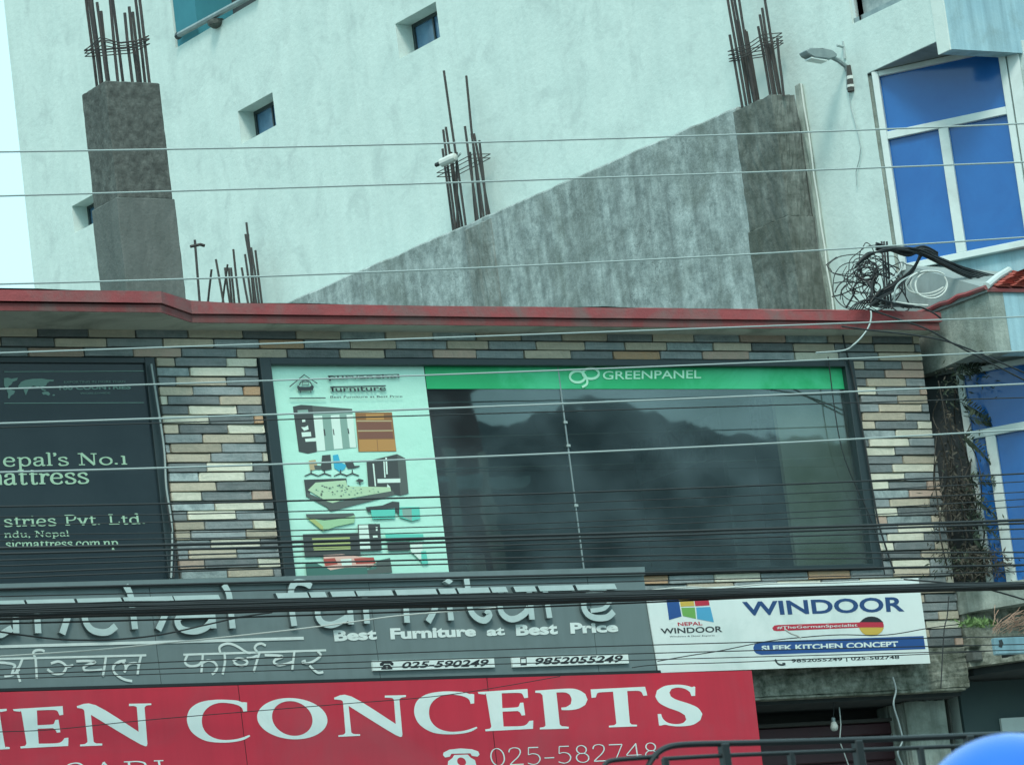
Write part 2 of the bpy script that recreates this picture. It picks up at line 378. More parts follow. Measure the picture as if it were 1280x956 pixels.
M['dirty_pale'] = mat('dirty pale render', (.25,.32,.29), (.42,.5,.45), 5, .95, streak=.6, bump=.7, stain=(.11,.14,.11), stain_amt=.5, stain_scale=2.2)
M['rust'] = mat('rusty rebar', (.040,.048,.050), (.075,.068,.062), 25, .8, metal=.2, bump=.8, bscale=90)
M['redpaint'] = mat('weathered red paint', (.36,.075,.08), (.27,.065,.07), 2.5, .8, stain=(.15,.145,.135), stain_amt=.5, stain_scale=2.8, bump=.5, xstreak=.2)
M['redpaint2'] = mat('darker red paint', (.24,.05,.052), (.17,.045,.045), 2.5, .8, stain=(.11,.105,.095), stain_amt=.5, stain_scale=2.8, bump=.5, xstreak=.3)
M['slabsoffit'] = mat('slab underside', (.46,.50,.43), (.50,.55,.47), 3, .9, stain=(.13,.15,.12), stain_amt=.4, stain_scale=2)
M['mortar'] = mat('dark mortar', (.045,.055,.05), (.07,.08,.07), 15, .95)
M['st_beige'] = mat('beige stone', (.56,.52,.40), (.47,.45,.35), 12, .85, bump=.8, bscale=45, rnd=.22, xstreak=.15)
M['st_cream'] = mat('cream stone', (.74,.76,.62), (.64,.67,.54), 12, .85, bump=.8, bscale=45, rnd=.15, xstreak=.1)
M['st_slate'] = mat('blue grey slate', (.22,.28,.28), (.30,.35,.35), 10, .8, bump=.9, bscale=40, rnd=.45, xstreak=.35)
M['st_marble'] = mat('veined slate', (.15,.21,.215), (.45,.56,.55), 9, .8, bump=.9, bscale=40, rnd=.2, mottle=.7)
M['st_orange'] = mat('ochre stone', (.50,.33,.19), (.43,.32,.21), 12, .85, bump=.8, bscale=45, rnd=.15)
M['st_pink'] = mat('pinkish stone', (.52,.40,.32), (.45,.38,.30), 12, .85, bump=.8, bscale=45, rnd=.15)
M['dframe'] = mat('dark aluminium', (.022,.04,.045), None, 3, .35, metal=.0)
M['wframe'] = mat('white painted aluminium', (.60,.72,.70), (.55,.66,.64), 6, .5, stain=(.3,.36,.34), stain_amt=.15)
M['bluefilm'] = mat('blue window film', (.014,.115,.37), (.018,.14,.42), 1.5, .12, spec=.5, rnd=.12, bump=.15, bscale=1.2, stain=(.011,.085,.31), stain_amt=.3)
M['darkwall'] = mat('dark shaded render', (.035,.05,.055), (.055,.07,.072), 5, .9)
M['glass'] = glassmat('dark tinted pane', (.66,.76,.745,1), .085, (.88,1,1,1), rough=.014, wave=.1)
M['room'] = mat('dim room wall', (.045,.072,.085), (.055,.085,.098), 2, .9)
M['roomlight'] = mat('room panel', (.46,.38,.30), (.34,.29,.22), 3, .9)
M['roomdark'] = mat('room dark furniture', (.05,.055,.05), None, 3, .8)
M['blackflex'] = mat('black printed sheet', (.014,.028,.036), (.02,.036,.044), 2, .22, spec=.5)
M['greentext'] = mat('pale green print', (.36,.58,.42), None, 3, .6)
M['maptext'] = mat('grey green print', (.16,.29,.25), None, 3, .6)
M['greyacp'] = mat('grey composite panel', (.15,.215,.22), (.165,.23,.235), 1.2, .45, streak=.2, stain=(.10,.15,.15), stain_amt=.2, stain_scale=.8)
M['chan'] = mat('brushed channel letter face', (.50,.64,.63), (.42,.56,.55), 5, .45, metal=0)
M['chan_side'] = mat('channel letter side', (.10,.14,.145), None, 5, .45, metal=0)
M['whitepaint'] = mat('white lettering paint', (.66,.78,.75), (.58,.70,.68), 8, .6)
M['redflex'] = mat('red printed flex', (.60,.024,.055), (.53,.03,.058), .8, .4, streak=.18, stain=(.40,.07,.09), stain_amt=.25, stain_scale=.7)
M['whiteflex'] = mat('white printed flex', (.76,.88,.85), (.70,.84,.81), .8, .45, streak=.07, stain=(.5,.65,.62), stain_amt=.15)
M['navy'] = mat('navy print', (.018,.07,.20), None, 3, .5)
M['navy2'] = mat('blue print', (.02,.09,.30), None, 3, .5)
M['pr_red'] = mat('red print', (.50,.03,.06), None, 3, .5)
M['pr_yellow'] = mat('yellow print', (.62,.45,.08), None, 3, .5)
M['pr_green'] = mat('green print', (.16,.42,.10), None, 3, .5)
M['pr_cyan'] = mat('light blue print', (.08,.38,.60), None, 3, .5)
M['pr_black'] = mat('black print', (.02,.025,.03), None, 3, .5)
M['blackprint'] = mat('charcoal print', (.035,.05,.055), None, 3, .5)
M['cable_d'] = mat('black cable', (.018,.026,.028), None, 3, .6)
M['cable_l'] = mat('pale grey cable', (.33,.42,.41), None, 3, .6)
M['cable_w'] = mat('white cable', (.55,.62,.58), None, 3, .6)
M['teal'] = mat('teal wall', (.03,.19,.24), (.04,.23,.28), 2, .8)
M['galv'] = mat('galvanised metal', (.22,.29,.30), (.30,.38,.38), 10, .5, metal=.4)
M['tile'] = mat('red roof tile', (.36,.07,.05), (.27,.07,.05), 6, .8, rnd=.3, bump=.5)
M['blackmetal'] = mat('black painted metal', (.012,.018,.02), None, 3, .4)

# ================================================================== SETTING
def sheet(name, x0, x1, y0, y1, z, m, lab=None):
    bm = bmesh.new(); vs = [bm.verts.new(p) for p in ((x0,y0,z),(x1,y0,z),(x1,y1,z),(x0,y1,z))]; bm.faces.new(vs)
    return obj(name, bm, m, kind='structure')
M['earth'] = mat('dusty ground', (.16,.15,.13), (.20,.19,.16), .5, .95)
M['asphalt'] = mat('asphalt', (.05,.052,.052), (.07,.07,.068), 6, .9, bump=.4)
M['paving'] = mat('paving', (.22,.22,.20), (.28,.27,.25), 2, .9, bump=.3)
sheet('ground', -1500, 1500, -1500, 1500, -.02, M['earth'])
sheet('road', -300, 300, -36, -5, 0.0, M['asphalt'])
obj('pavement', B(-60, 60, -5, -.5, -.01, .14, .01), M['paving'], kind='structure')
M['forest'] = mat('forested hillside', (.025,.05,.06), (.04,.07,.08), .05, 1)  # bluish tone puts distance haze into the forest colour

# hills across the valley, seen only as reflections in the dark panes
def mirror_pt(px, py, Y):
    """point at depth Y (in front of the facade) that the pane at Y=0.03 reflects towards this pixel"""
    h = U(px, py, 1, .03); d = (h-CAM); d.y = -d.y; return h + d*((Y-.03)/d.y)
ridge = [(-600,600),(100,590),(400,575),(530,565),(597,531),(640,528),(665,515),(700,509),(715,504),(790,504),(812,514),(830,527),(870,533),(900,545),(1000,548),(1065,551),(1200,560),(1600,600)]
bm = bmesh.new(); prev = None
pts = sorted([mirror_pt(a, b, -230) for a, b in ridge], key=lambda p: p.x)
pts = [Vector((pts[0].x-150, -230, 5))]+pts+[Vector((pts[-1].x+150, -230, 5))]
fine = []
for a, b in zip(pts, pts[1:]):
    for i in range(12):
        q = a.lerp(b, i/12); q.z += random.uniform(-.12, .15); fine.append(q)
for p in fine:
    col = [bm.verts.new((p.x, -230+120*(1-t)**1.0*(.6+.1*math.sin(p.x*.03)), -1 + (p.z+1)*t**1.1)) for t in (0, .15, .3, .5, .7, .85, 1)]
    col.append(bm.verts.new((p.x, -330, -1)))
    if prev:
        for i in range(7): bm.faces.new((prev[i], col[i], col[i+1], prev[i+1]))
    prev = col
obj('hills', bm, M['forest'], kind='structure')

# ================================================================== BRICK-FACED SHOP BUILDING
bb = thing('shop_building', 'two storey shop building faced with beige and grey stone tiles, red painted parapet on top', 'building', (0, 0, 0))
XL, XR_, ZT, ZB = -12.0, 4.35, 8.46, 5.72
WX0, WX1, WZ0, WZ1 = -2.39, 3.56, 6.40, 8.225          # big dark window
BX1 = -3.325                                            # right edge of black printed window
bm = bmesh.new()
yb0, yb1 = .016, .30
box(bm, XL, XR_, yb0, yb1, WZ1, 8.53); box(bm, XL, XR_, yb0, yb1, 5.55, WZ0)
box(bm, BX1, WX0, yb0, yb1, WZ0, WZ1); box(bm, WX1, XR_, yb0, yb1, WZ0, WZ1); box(bm, XL, XL+3.0, yb0, yb1, WZ0, WZ1)
box(bm, XR_-.02, XR_, yb1, 9, 3, 8.53); box(bm, XL, XL+.02, yb1, 9, 0, 8.53); box(bm, XL, XR_, 9, 9.2, 0, 8.53)
obj('wall', bm, M['mortar'], bb)
obj('roof', B(XL, XR_, yb1, 9.2, 8.54, 8.6), M['conc_light'], bb)
# room behind the panes
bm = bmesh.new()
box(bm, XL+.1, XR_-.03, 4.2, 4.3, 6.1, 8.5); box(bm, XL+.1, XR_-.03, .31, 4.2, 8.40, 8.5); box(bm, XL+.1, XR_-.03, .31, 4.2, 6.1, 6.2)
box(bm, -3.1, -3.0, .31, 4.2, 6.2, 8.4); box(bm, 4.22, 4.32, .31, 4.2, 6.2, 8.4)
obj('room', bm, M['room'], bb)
bm = bmesh.new(); box(bm, U(987, 640, 1, .16).x, 3.9, .16, .20, 6.3, 8.35)
obj('room_column', bm, M['roomlight'], bb)
obj('room_door', B(2.62, 2.98, .75, .79, 6.5, 8.0, .02), M['roomdark'], bb)
for x0, x1, y, z1, mm in ((-1.0,-.86,1.3,7.6,'roomlight'),(-.78,-.74,1.3,7.6,'roomlight'),(-.1,-.07,1.6,7.3,'roomlight'),(.05,.16,1.6,6.95,'roomlight'),(.42,.6,1.6,6.9,'roomlight')):
    obj('display_panel', B(x0, x1, y, y+.03, 6.25, z1, .005), M[mm], bb)
# window frame, panes
def frame_rect(x0, x1, z0, z1, w_, y0, y1, wt=None):
    bm = bmesh.new(); wt = wt or w_
    box(bm, x0, x0+w_, y0, y1, z0, z1, .004); box(bm, x1-w_, x1, y0, y1, z0, z1, .004)
    box(bm, x0+w_, x1-w_, y0+.002, y1-.002, z1-wt, z1, .004); box(bm, x0+w_, x1-w_, y0+.002, y1-.002, z0, z0+wt*.8, .004); return bm
wf = obj('window_frame', frame_rect(WX0, WX1, WZ0, WZ1, .10, -.035, .06, .055), M['dframe'], bb)
JX = U(714, 585, 1, .02)[0]
PN = PY(.03)
for x0, x1 in ((WX0+.10, JX-.004), (JX+.004, WX1-.10)):
    obj('pane', B(x0, x1, .028, .034, WZ0+.05, WZ1-.06), M['glass'], wf)
bm = bmesh.new(); box(bm, JX-.006, JX+.006, .022, .0275, WZ0+.05, WZ1-.06); obj('joint_bead', bm, M['galv'], wf)
for py in (528, 557, 632): 
    p = U(714, py, 1, .02); p.x = JX
    obj('glass_clip', B(p.x-.018, p.x+.018, .010, .0215, p.z-.011, p.z+.011, .003), M['cable_l'], wf)
# green banner behind the glass
GP = PY(.022)
gb = thing('green_banner', 'green banner strip with white lettering along the top inside the dark window', 'banner', GP.hit(790, 470))
zt = WZ1-.02; zb = U(790, 486, 1, .022).z; gx0 = U(532, 470, 1, .022).x
M['greenvinyl'] = mat('green vinyl', (.015,.42,.15), (.02,.48,.18), 1.5, .5, stain=(.10,.70,.38), stain_amt=.3, stain_scale=1.1)
M['bannerwhite'] = mat('pale banner print', (.50,.95,.68), None, 2, .5)
obj('banner_sheet', B(gx0, WX1-.10, .0221, .025, zb, WZ1-.056), M['greenvinyl'], gb)
text_mesh('GREENPANEL', [(753,464),(876,462.5),(876,473),(753,474.5)], GP, .003, .002, .01, m=M['bannerwhite'], parent=gb)
bm = bmesh.new()
stroke_px(bm, GP, [(711+10.5+9.5*math.cos(t*math.pi/10), 471+7*math.sin(t*math.pi/10)) for t in range(21)], 3.2, .003)
stroke_px(bm, GP, [(738+10*math.cos(t*math.pi/10), 467+6.5*math.sin(t*math.pi/10)) for t in range(21)], 3.2, .0045)
stroke_px(bm, GP, [(730,468),(733,474),(733,480),(727,484)], 3, .006); obj('logo', bm, M['bannerwhite'], gb)
# furniture poster behind the glass
PP = PY(.018)
ps = thing('furniture_poster', 'tall white poster with pictures of wardrobes, chairs, a bed and sofas inside the dark window', 'poster', PP.hit(440, 590))
M['posterwhite'] = mat('white poster paper', (.52,.90,.76), (.47,.86,.71), 1.6, .5, bump=1, bscale=4)
a, b = PP.ab(331, 590), PP.ab(546, 590)
px0 = WX0+.101; px1 = U(545.5, 587, 1, .018).x
bm = bmesh.new(); nx, nz = 40, 30; grid = []
for i in range(nx+1):
    grid.append([bm.verts.new((px0+(px1-px0)*i/nx, .019+.0004*math.sin(i*.5+j*.3), WZ0+.045+(WZ1-.056-WZ0-.045)*j/nz)) for j in range(nz+1)])
for i in range(nx):
    for j in range(nz): bm.faces.new((grid[i][j], grid[i+1][j], grid[i+1][j+1], grid[i][j+1]))
obj('poster_sheet', bm, M['posterwhite'], ps)
K3, K4 = Crop(320, 450, 5.3333), Crop(340, 560, 5.565)
def pcol(name, r, g, b): M[name] = mat(name, (r, g, b), None, 3, .6); return M[name]
PC = dict(dk=pcol('poster dark brown',.06,.075,.075), dk2=pcol('poster dark',.10,.13,.12), mid=pcol('poster grey green',.25,.42,.36), lt=pcol('poster off white',.70,.90,.80),
          br=pcol('poster brown',.30,.15,.06), or_=pcol('poster orange wood',.50,.27,.09), mar=pcol('poster maroon wood',.22,.10,.07), tan=pcol('poster tan',.5,.42,.25), bl=pcol('poster blue',.05,.45,.65),
          gr=pcol('poster pale green',.35,.62,.36), grs=pcol('poster yellow green',.42,.52,.20), tl=pcol('poster teal',.12,.62,.50), red=pcol('poster red',.45,.09,.07), sofa=pcol('poster dark green',.06,.18,.15), pink=pcol('poster pink',.75,.5,.42), mat=pcol('poster mattress',.48,.70,.46))
hk = [0]
def pp(K, c, *pols, name='printed_picture'):
    bm = bmesh.new()
    for p in pols:
        hk[0] += 1; poly(bm, PP, K(p), .001+.0001*hk[0], .0001)
    return bm
def pict(label, *items):
    """one furniture picture: joined flat prints"""
    me = bmesh.new(); mats = []
    for K, c, p in items:
        hk[0] += 1; n0 = len(me.faces); poly(me, PP, K(p), .001+.00012*hk[0], .0001); me.faces.ensure_lookup_table()
        if c not in mats: mats.append(c)
        for f in me.faces[n0:]: f.material_index = mats.index(c)
    o = obj('printed_picture', me, None, ps, label=label)
    for c in mats: o.data.materials.append(PC[c])
    return o
pict('dark wardrobe picture with pale doors', (K3,'dk',[(245,310),(300,298),(380,303),(405,612),(345,624),(285,610)]), (K3,'mid',[(375,303),(640,325),(672,582),(405,610)]),
     (K3,'dk2',[(375,305),(640,325),(643,350),(378,350)]), (K3,'lt',[(382,372),(440,370),(462,602),(408,606)]), (K3,'lt',[(497,368),(555,364),(578,590),(520,594)]), (K3,'lt',[(602,364),(645,362),(668,582),(626,584)]),
     (K3,'dk',[(448,460),(458,460),(464,505),(454,505)]), (K3,'dk',[(510,460),(517,460),(523,500),(516,500)]), (K3,'dk',[(608,455),(616,455),(622,492),(614,492)]),
     (K3,'lt',[(302,482),(364,478),(368,508),(306,512)]), (K3,'lt',[(325,525),(398,518),(400,541),(330,545)]), (K3,'lt',[(300,447),(325,447),(345,435),(350,462),(320,472)]), (K3,'lt',[(305,398),(326,396),(328,412),(308,414)]), (K3,'mid',[(275,335),(345,330),(348,350),(278,352)]))
pict('brown bookcase picture', (K3,'br',[(660,350),(905,348),(935,608),(682,612)]), (K3,'tan',[(668,402),(903,402),(904,410),(669,410)]), (K3,'mar',[(672,414),(898,412),(905,465),(678,468)]),
     (K3,'tan',[(676,468),(910,466),(911,474),(677,476)]), (K3,'mar',[(680,480),(908,478),(915,522),(684,526)]), (K3,'or_',[(684,530),(925,528),(933,606),(688,610)]), (K3,'br',[(803,530),(808,530),(814,606),(809,606)]), (K3,'or_',[(730,360),(850,358),(852,398),(733,400)]))
pict('office chairs picture', (K3,'tan',[(350,670),(395,664),(415,725),(360,738)]), (K3,'dk2',[(385,700),(440,705),(440,730),(390,728)]), (K3,'dk',[(440,635),(495,630),(503,728),(445,738),(430,720)]),
     (K3,'bl',[(510,635),(545,628),(560,680),(600,700),(590,725),(558,745),(520,720)]), (K3,'dk',[(590,685),(640,668),(655,705),(690,703),(688,712),(650,722),(610,725)]),
     *[(K3,'dk',[(x-3,730),(x+3,730),(x+4,752),(x+48,768),(x+42,774),(x,760),(x-42,776),(x-46,770),(x-4,752)]) for x in (366,455,562,640)])
pict('dark three door wardrobe picture', (K4,'dk',[(655,92),(868,42),(925,70),(948,315),(892,330),(850,322),(668,268)]), (K4,'dk2',[(868,44),(925,70),(948,315),(892,330)]), (K4,'lt',[(697,108),(707,108),(722,265),(713,265)]),
     (K4,'lt',[(772,85),(780,85),(788,205),(779,205)]), (K4,'lt',[(785,66),(797,66),(803,182),(793,182)]), (K4,'lt',[(730,215),(890,212),(891,240),(732,243)]), (K4,'lt',[(800,250),(820,270),(812,300),(795,295)]))
beds = [(K4,'dk',[(220,220),(515,210),(520,262),(262,300),(262,342),(235,338)]), (K4,'dk2',[(240,310),(415,382),(840,296),(852,325),(405,440),(380,412),(240,338)]),
        (K4,'mat',[(248,292),(300,240),(510,224),(522,265),(820,272),(826,300),(520,352),(418,382),(375,368)])]
rr = random.Random(3)
for i in range(46):
    u, v = rr.random(), rr.random(); x = 275+u*230+v*(60+u*240); y = 245+u*15+v*(110-u*75); s = rr.uniform(4, 9)
    beds.append((K4, rr.choice(('sofa','dk2','mid')), [(x-s,y),(x,y-s*.6),(x+s,y+s*.2),(x+s*.2,y+s*.7)]))
beds += [(K4,'dk',[(575,228),(600,214),(632,222),(630,234),(608,240),(612,256),(604,256),(600,240)])]
pict('bed picture with patterned mattress', *beds)
pict('pale green low table picture', (K4,'dk2',[(230,460),(560,453),(572,468),(470,490),(360,502),(236,482)]), (K4,'gr',[(235,486),(360,505),(470,492),(572,470),(568,520),(440,546),(350,578)]), (K4,'grs',[(235,486),(290,494),(350,545),(350,578)]))
pict('teal desk picture', (K4,'dk',[(645,412),(760,400),(832,372),(880,376),(880,462),(850,440),(662,446)]), (K4,'tl',[(680,428),(850,418),(850,490),(692,494)]), (K4,'tl',[(880,412),(1020,410),(1025,492),(968,508),(880,482)]), (K4,'mid',[(900,425),(965,420),(968,508),(905,480)]))
pict('shelf unit picture', (K4,'dk2',[(590,532),(668,530),(690,716),(600,718)]), (K4,'lt',[(598,538),(662,536),(680,708),(608,712)]), (K4,'dk',[(665,528),(745,528),(757,712),(688,716)]), (K4,'lt',[(715,550),(728,550),(729,575),(717,577)]), (K4,'lt',[(695,610),(728,608),(730,622),(697,624)]))
pict('display cabinet picture with green stripes', (K4,'dk',[(208,600),(593,590),(612,748),(222,756)]), (K4,'grs',[(272,628),(535,620),(538,650),(276,658)]), (K4,'grs',[(278,664),(538,655),(540,690),(282,698)]), (K4,'grs',[(284,704),(540,694),(541,708),(286,716)]))
pict('television bench picture', (K4,'tl',[(780,600),(1045,598),(1050,640),(790,645)]), (K4,'dk',[(795,655),(950,650),(955,712),(800,716)]), (K4,'lt',[(955,655),(1040,650),(1045,800),(960,720)]), (K4,'tl',[(1030,720),(1065,718),(1080,805),(1035,810)]))
pict('sofa set picture with red cushions', (K4,'pink',[(350,745),(480,738),(560,750),(700,765),(700,820),(360,830)]), (K4,'red',[(350,772),(430,765),(452,808),(366,822)]), (K4,'red',[(562,768),(700,760),(716,802),(580,808)]), (K4,'lt',[(470,775),(545,770),(550,815),(480,818)]),
     (K4,'sofa',[(225,800),(290,795),(360,830),(480,832),(650,822),(660,850),(740,780),(815,765),(830,868),(655,882),(235,892)]), (K4,'pink',[(362,826),(530,815),(735,812),(700,826),(500,832),(400,850)]), (K4,'dk2',[(720,790),(815,768),(828,866),(660,878),(655,850),(720,840)]))
for s, q in (('purvanchal', [(472,103),(945,97),(950,130),(480,142)]), ('furniture', [(485,178),(855,172),(860,208),(492,216)])):
    text_mesh(s, K3(q), PP, .02, .0005, .012, m=M['blackprint'], parent=ps)
bm = bmesh.new(); stroke_px(bm, PP, K3([(470,110),(940,100)]), 1.0, .021, smooth=False); stroke_px(bm, PP, K3([(485,184),(855,176)]), 1.6, .021, smooth=False)
stroke_px(bm, PP, K3([(215,258),(455,256)]), 1.2, .02, smooth=False)
obj('lettering_headline', bm, M['blackprint'], ps)
text_mesh('Best Furniture at Best Price', K3([(487,242),(968,238),(968,252),(487,258)]), PP, .02, .0005, .01, m=M['blackprint'], parent=ps)
bm = bmesh.new(); stroke_px(bm, PP, K3([(215,182),(312,102),(400,160)]), 1.1, .02, smooth=False)
for p in ([(265,185),(270,170),(285,182),(350,182),(365,168),(378,180),(370,205),(275,208)],): poly(bm, PP, K3(p), .02, .0005)
stroke_px(bm, PP, K3([(280,172),(290,150),(320,140),(350,150),(362,170)]), 1.2, .021); stroke_px(bm, PP, K3([(300,150),(340,150),(340,172),(300,172),(300,150)]), .8, .0215, smooth=False)
stroke_px(bm, PP, K3([(290,208),(288,222)]), 1, .02, smooth=False); stroke_px(bm, PP, K3([(356,208),(358,222)]), 1, .02, smooth=False)
obj('house_logo', bm, M['blackprint'], ps)

# black printed window on the left
bw = thing('black_window_sign', 'black printed window panel with pale green lettering and a world map at the left', 'sign', (-5, 0, 7))
obj('printed_sheet', B(-9.0, BX1-.09, .005, .02, WZ0, WZ1-.045), M['blackflex'], bw)
bm = bmesh.new(); box(bm, BX1-.09, BX1-.005, -.02, .05, WZ0, WZ1, .004); box(bm, -9, BX1-.09, -.018, .048, WZ1-.045, WZ1-.002, .004); obj('frame', bm, M['dframe'], bw)
BP = PY(.004)
K1, K2 = Crop(0, 440, 6.4), Crop(0, 550, 6.375)
serif("epal's No.1", K2([(12,104),(1022,108),(1030,192),(18,208)]), BP, 21, 8, m=M['greentext'], parent=bw)
serif('attress', K2([(20,228),(705,222),(712,342),(25,354)]), BP, 21, 8, m=M['greentext'], parent=bw)
serif('stries Pvt. Ltd.', K2([(20,604),(1150,588),(1160,665),(26,688)]), BP, 21, 8, m=M['greentext'], parent=bw)
serif('ndu, Nepal', K2([(30,726),(548,722),(553,764),(32,776)]), BP, 20, 9, m=M['greentext'], parent=bw)
serif('sicmattress.com.np', K2([(40,795),(940,782),(945,848),(44,862)]), BP, 20, 9, m=M['greentext'], parent=bw)
serif("N", K2([(-115,104),(-25,104),(-20,208),(-110,208)]), BP, 21, 8, m=M['greentext'], parent=bw)
serif("m", K2([(-110,232),(15,230),(20,354),(-105,356)]), BP, 21, 8, m=M['greentext'], parent=bw)
text_mesh('100 COUNTRIES', K1([(472,270),(1045,262),(1045,297),(472,304)]), BP, .002, .001, .04, m=M['maptext'], parent=bw)
text_mesh('EXPORTING IN MORE THAN', K1([(510,232),(1000,228),(1000,244),(510,248)]), BP, .002, .001, 0, m=M['maptext'], parent=bw)
text_mesh('WORLDWIDE', K1([(640,324),(880,320),(880,334),(640,338)]), BP, .002, .001, 0, m=M['maptext'], parent=bw)
bm = bmesh.new()
for p in ([(150,265),(165,240),(200,225),(260,215),(330,212),(380,220),(430,222),(425,235),(395,235),(375,250),(370,265),(350,275),(345,290),(325,275),(310,272),(300,295),(285,275),(265,270),(240,285),(225,300),(205,345),(190,310),(185,290),(150,285),(140,275)],
          [(30,210),(60,205),(90,215),(140,205),(135,225),(100,240),(90,260),(70,270),(60,290),(40,285),(30,260)],
          [(50,300),(80,298),(120,312),(110,335),(85,350),(75,370),(62,368),(65,335)], [(332,325),(360,315),(385,318),(400,335),(388,350),(365,340),(345,342)], [(415,345),(430,338),(440,346),(425,352)], [(325,290),(350,298),(370,305),(355,312),(330,302)]):
    poly(bm, BP, K1(p), .002, .001)
obj('world_map', bm, M['maptext'], bw)
bm = bmesh.new()
for y in (153, 405): stroke_px(bm, BP, K1([(32,y+5),(1150,y)]), .9, .002, smooth=False)
obj('rule_line', bm, M['maptext'], bw)

# stone tiles ------------------------------------------------------
def tile_mesh(k):
    bm = bmesh.new(); box(bm, 0, 1, 0, 1, 0, 1); r_ = random.Random(k)
    e = [x for x in bm.edges]; bmesh.ops.bevel(bm, geom=e, offset=.035, segments=1, affect='EDGES')
    for v in bm.verts:
        v.co.x = max(0, min(1, v.co.x)); 
        if v.co.y < .3: v.co.y += r_.uniform(-.2, .14)
        v.co.z += r_.uniform(-.02, .02); v.co.x += r_.uniform(-.004, .004)
    me = bpy.data.meshes.new('brick'); bm.normal_update(); bm.to_mesh(me); bm.free(); me.materials.append(None); return me
TM = [tile_mesh(k) for k in range(6)]
PITCH_Z, TL = .0762, .463
rt_ = random.Random(21); nb = 0
def brick(x0, x1, z, m, h=PITCH_Z-.011):
    global nb
    if x1-x0 < .03: return
    o = bpy.data.objects.new('brick', TM[nb % 6]); nb += 1; COL.objects.link(o)
    o.location = (x0, -.002+rt_.uniform(-.007, .004), z+.003+rt_.uniform(-.0015, .0015)); o.scale = (x1-x0, .03, h)
    o.rotation_euler = (0, rt_.uniform(-.0025, .0025), 0)
    o.material_slots[0].link = 'OBJECT'; o.material_slots[0].material = m; attach(o, bb)
def pick(kind):
    if kind: return M[rt_.choices(('st_beige','st_cream','st_orange','st_pink'), (4.6,5.2,.8,1.5))[0]]
    return M[rt_.choices(('st_slate','st_marble'), (9,1.2))[0]]
gap = .012
ntop = 3; row = 0; z = ZT-PITCH_Z
segs = []
while z > ZB-.01:
    inwin = WZ0-.03 < z+PITCH_Z/2 < WZ1
    off = (row % 2)*TL*.5+(row*TL*.33 if inwin or True else 0)
    first = -8 if not inwin else BX1
    spans = [(-5.25, XR_-.005)] if not inwin else [(BX1+.02, WX0-.012), (WX1+.012, XR_-.005)]
    if z < WZ0-.02: spans = [(.9, XR_-.005)]
    for s0, s1 in spans:
        x = s0-((off*1.7+rt_.uniform(0, .05)) % (2*TL)); kind = row % 2
        while x < s1:
            L_ = TL*rt_.uniform(.86, 1.08)
            a_, b_ = max(x, s0), min(x+L_-gap, s1)
            if a_ < b_: 
                mm = pick(kind)
                if row < 2 and mm is M['st_cream']: mm = M['st_beige']
                brick(a_, b_, z, mm)
            x += L_; kind = 1-kind
    z -= PITCH_Z; row += 1
print('bricks', nb)

# parapet slab -----------------------------------------------------
YPR, YPL = -.27, -.58
zt1 = U(800, 384.5, 1, YPR).z; zm1 = U(800, 398, 1, YPR).z; zb1 = U(800, 408, 1, YPR).z
xj0, xj1 = U(205, 400, 1, YPL).x, U(242, 408, 1, YPR).x
def slab_plan(inset): return [(-13, .4), (-13, YPL+inset), (xj0, YPL+inset), (xj1, YPR+inset), (XR_+.06-inset, YPR+inset), (XR_+.06-inset, .4)]
def wob_prism(pts, z0, z1, amp):
    out = []
    for (ax, ay), (bx, by) in zip(pts, pts[1:]+pts[:1]):
        n = max(1, int(math.hypot(bx-ax, by-ay)/.35))
        for i in range(n): out.append((ax+(bx-ax)*i/n, ay+(by-ay)*i/n))
    bm = plan(out, z0, z1)
    for v in bm.verts: v.co.z += random.uniform(-amp, amp) if v.co.z > (z0+z1)/2 else random.uniform(-amp, amp)*.3
    return bm
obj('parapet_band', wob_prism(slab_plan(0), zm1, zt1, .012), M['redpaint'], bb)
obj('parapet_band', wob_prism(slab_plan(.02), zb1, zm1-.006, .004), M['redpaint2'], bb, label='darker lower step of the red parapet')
obj('parapet_soffit', plan(slab_plan(.03), ZT+.002, zb1-.002), M['slabsoffit'], bb)

# roof columns -----------------------------------------------------
def rough_box(x0, x1, y0, y1, z0, z1, n=14, amp=.006):
    bm = bmesh.new(); box(bm, x0, x1, y0, y1, z0, z1, .008)
    bmesh.ops.subdivide_edges(bm, edges=[e for e in bm.edges if e.calc_length() > .1], cuts=n, use_grid_fill=True)
    for v in bm.verts: v.co += Vector((random.uniform(-amp, amp), random.uniform(-amp, amp), random.uniform(-amp, amp)))
    return bm
def rebar_px(px0, py0, px1, py1, ax, val, r=.0125, parent=None, ext=0, name='rebar'):
    a = U(px0, py0, ax, val); b = U(px1, py1, ax, val)
    if ext: a = a+(a-b).normalized()*ext
    b = b-(a-b).normalized()*.15
    d = a-b; pts = [b, b+d*.3+Vector((random.uniform(-.004, .004), 0, 0)), b+d*.65+Vector((random.uniform(-.006, .006), 0, 0)), a]
    return obj(name, tube(bmesh.new(), pts, r, 6), M['rust'], parent)
CX0, CX1 = -2.91, -2.405
zlc = U(170, 102.5, 1, 1.0).z; zmid = U(170, 248, 1, 1.0).z
c1 = obj('roof_column', rough_box(CX0, CX1, 1.0, 1.42, zmid, zlc, amp=.0022), M['conc_dark'], bb, label='dark concrete roof column with starter bars at the left')
obj('lower_shaft', rough_box(CX0-.02, CX1+.015, .99, 1.43, 8.4, zmid+.004, amp=.002), M['conc_light'], c1)
K6 = Crop(0, 0, 4.554)
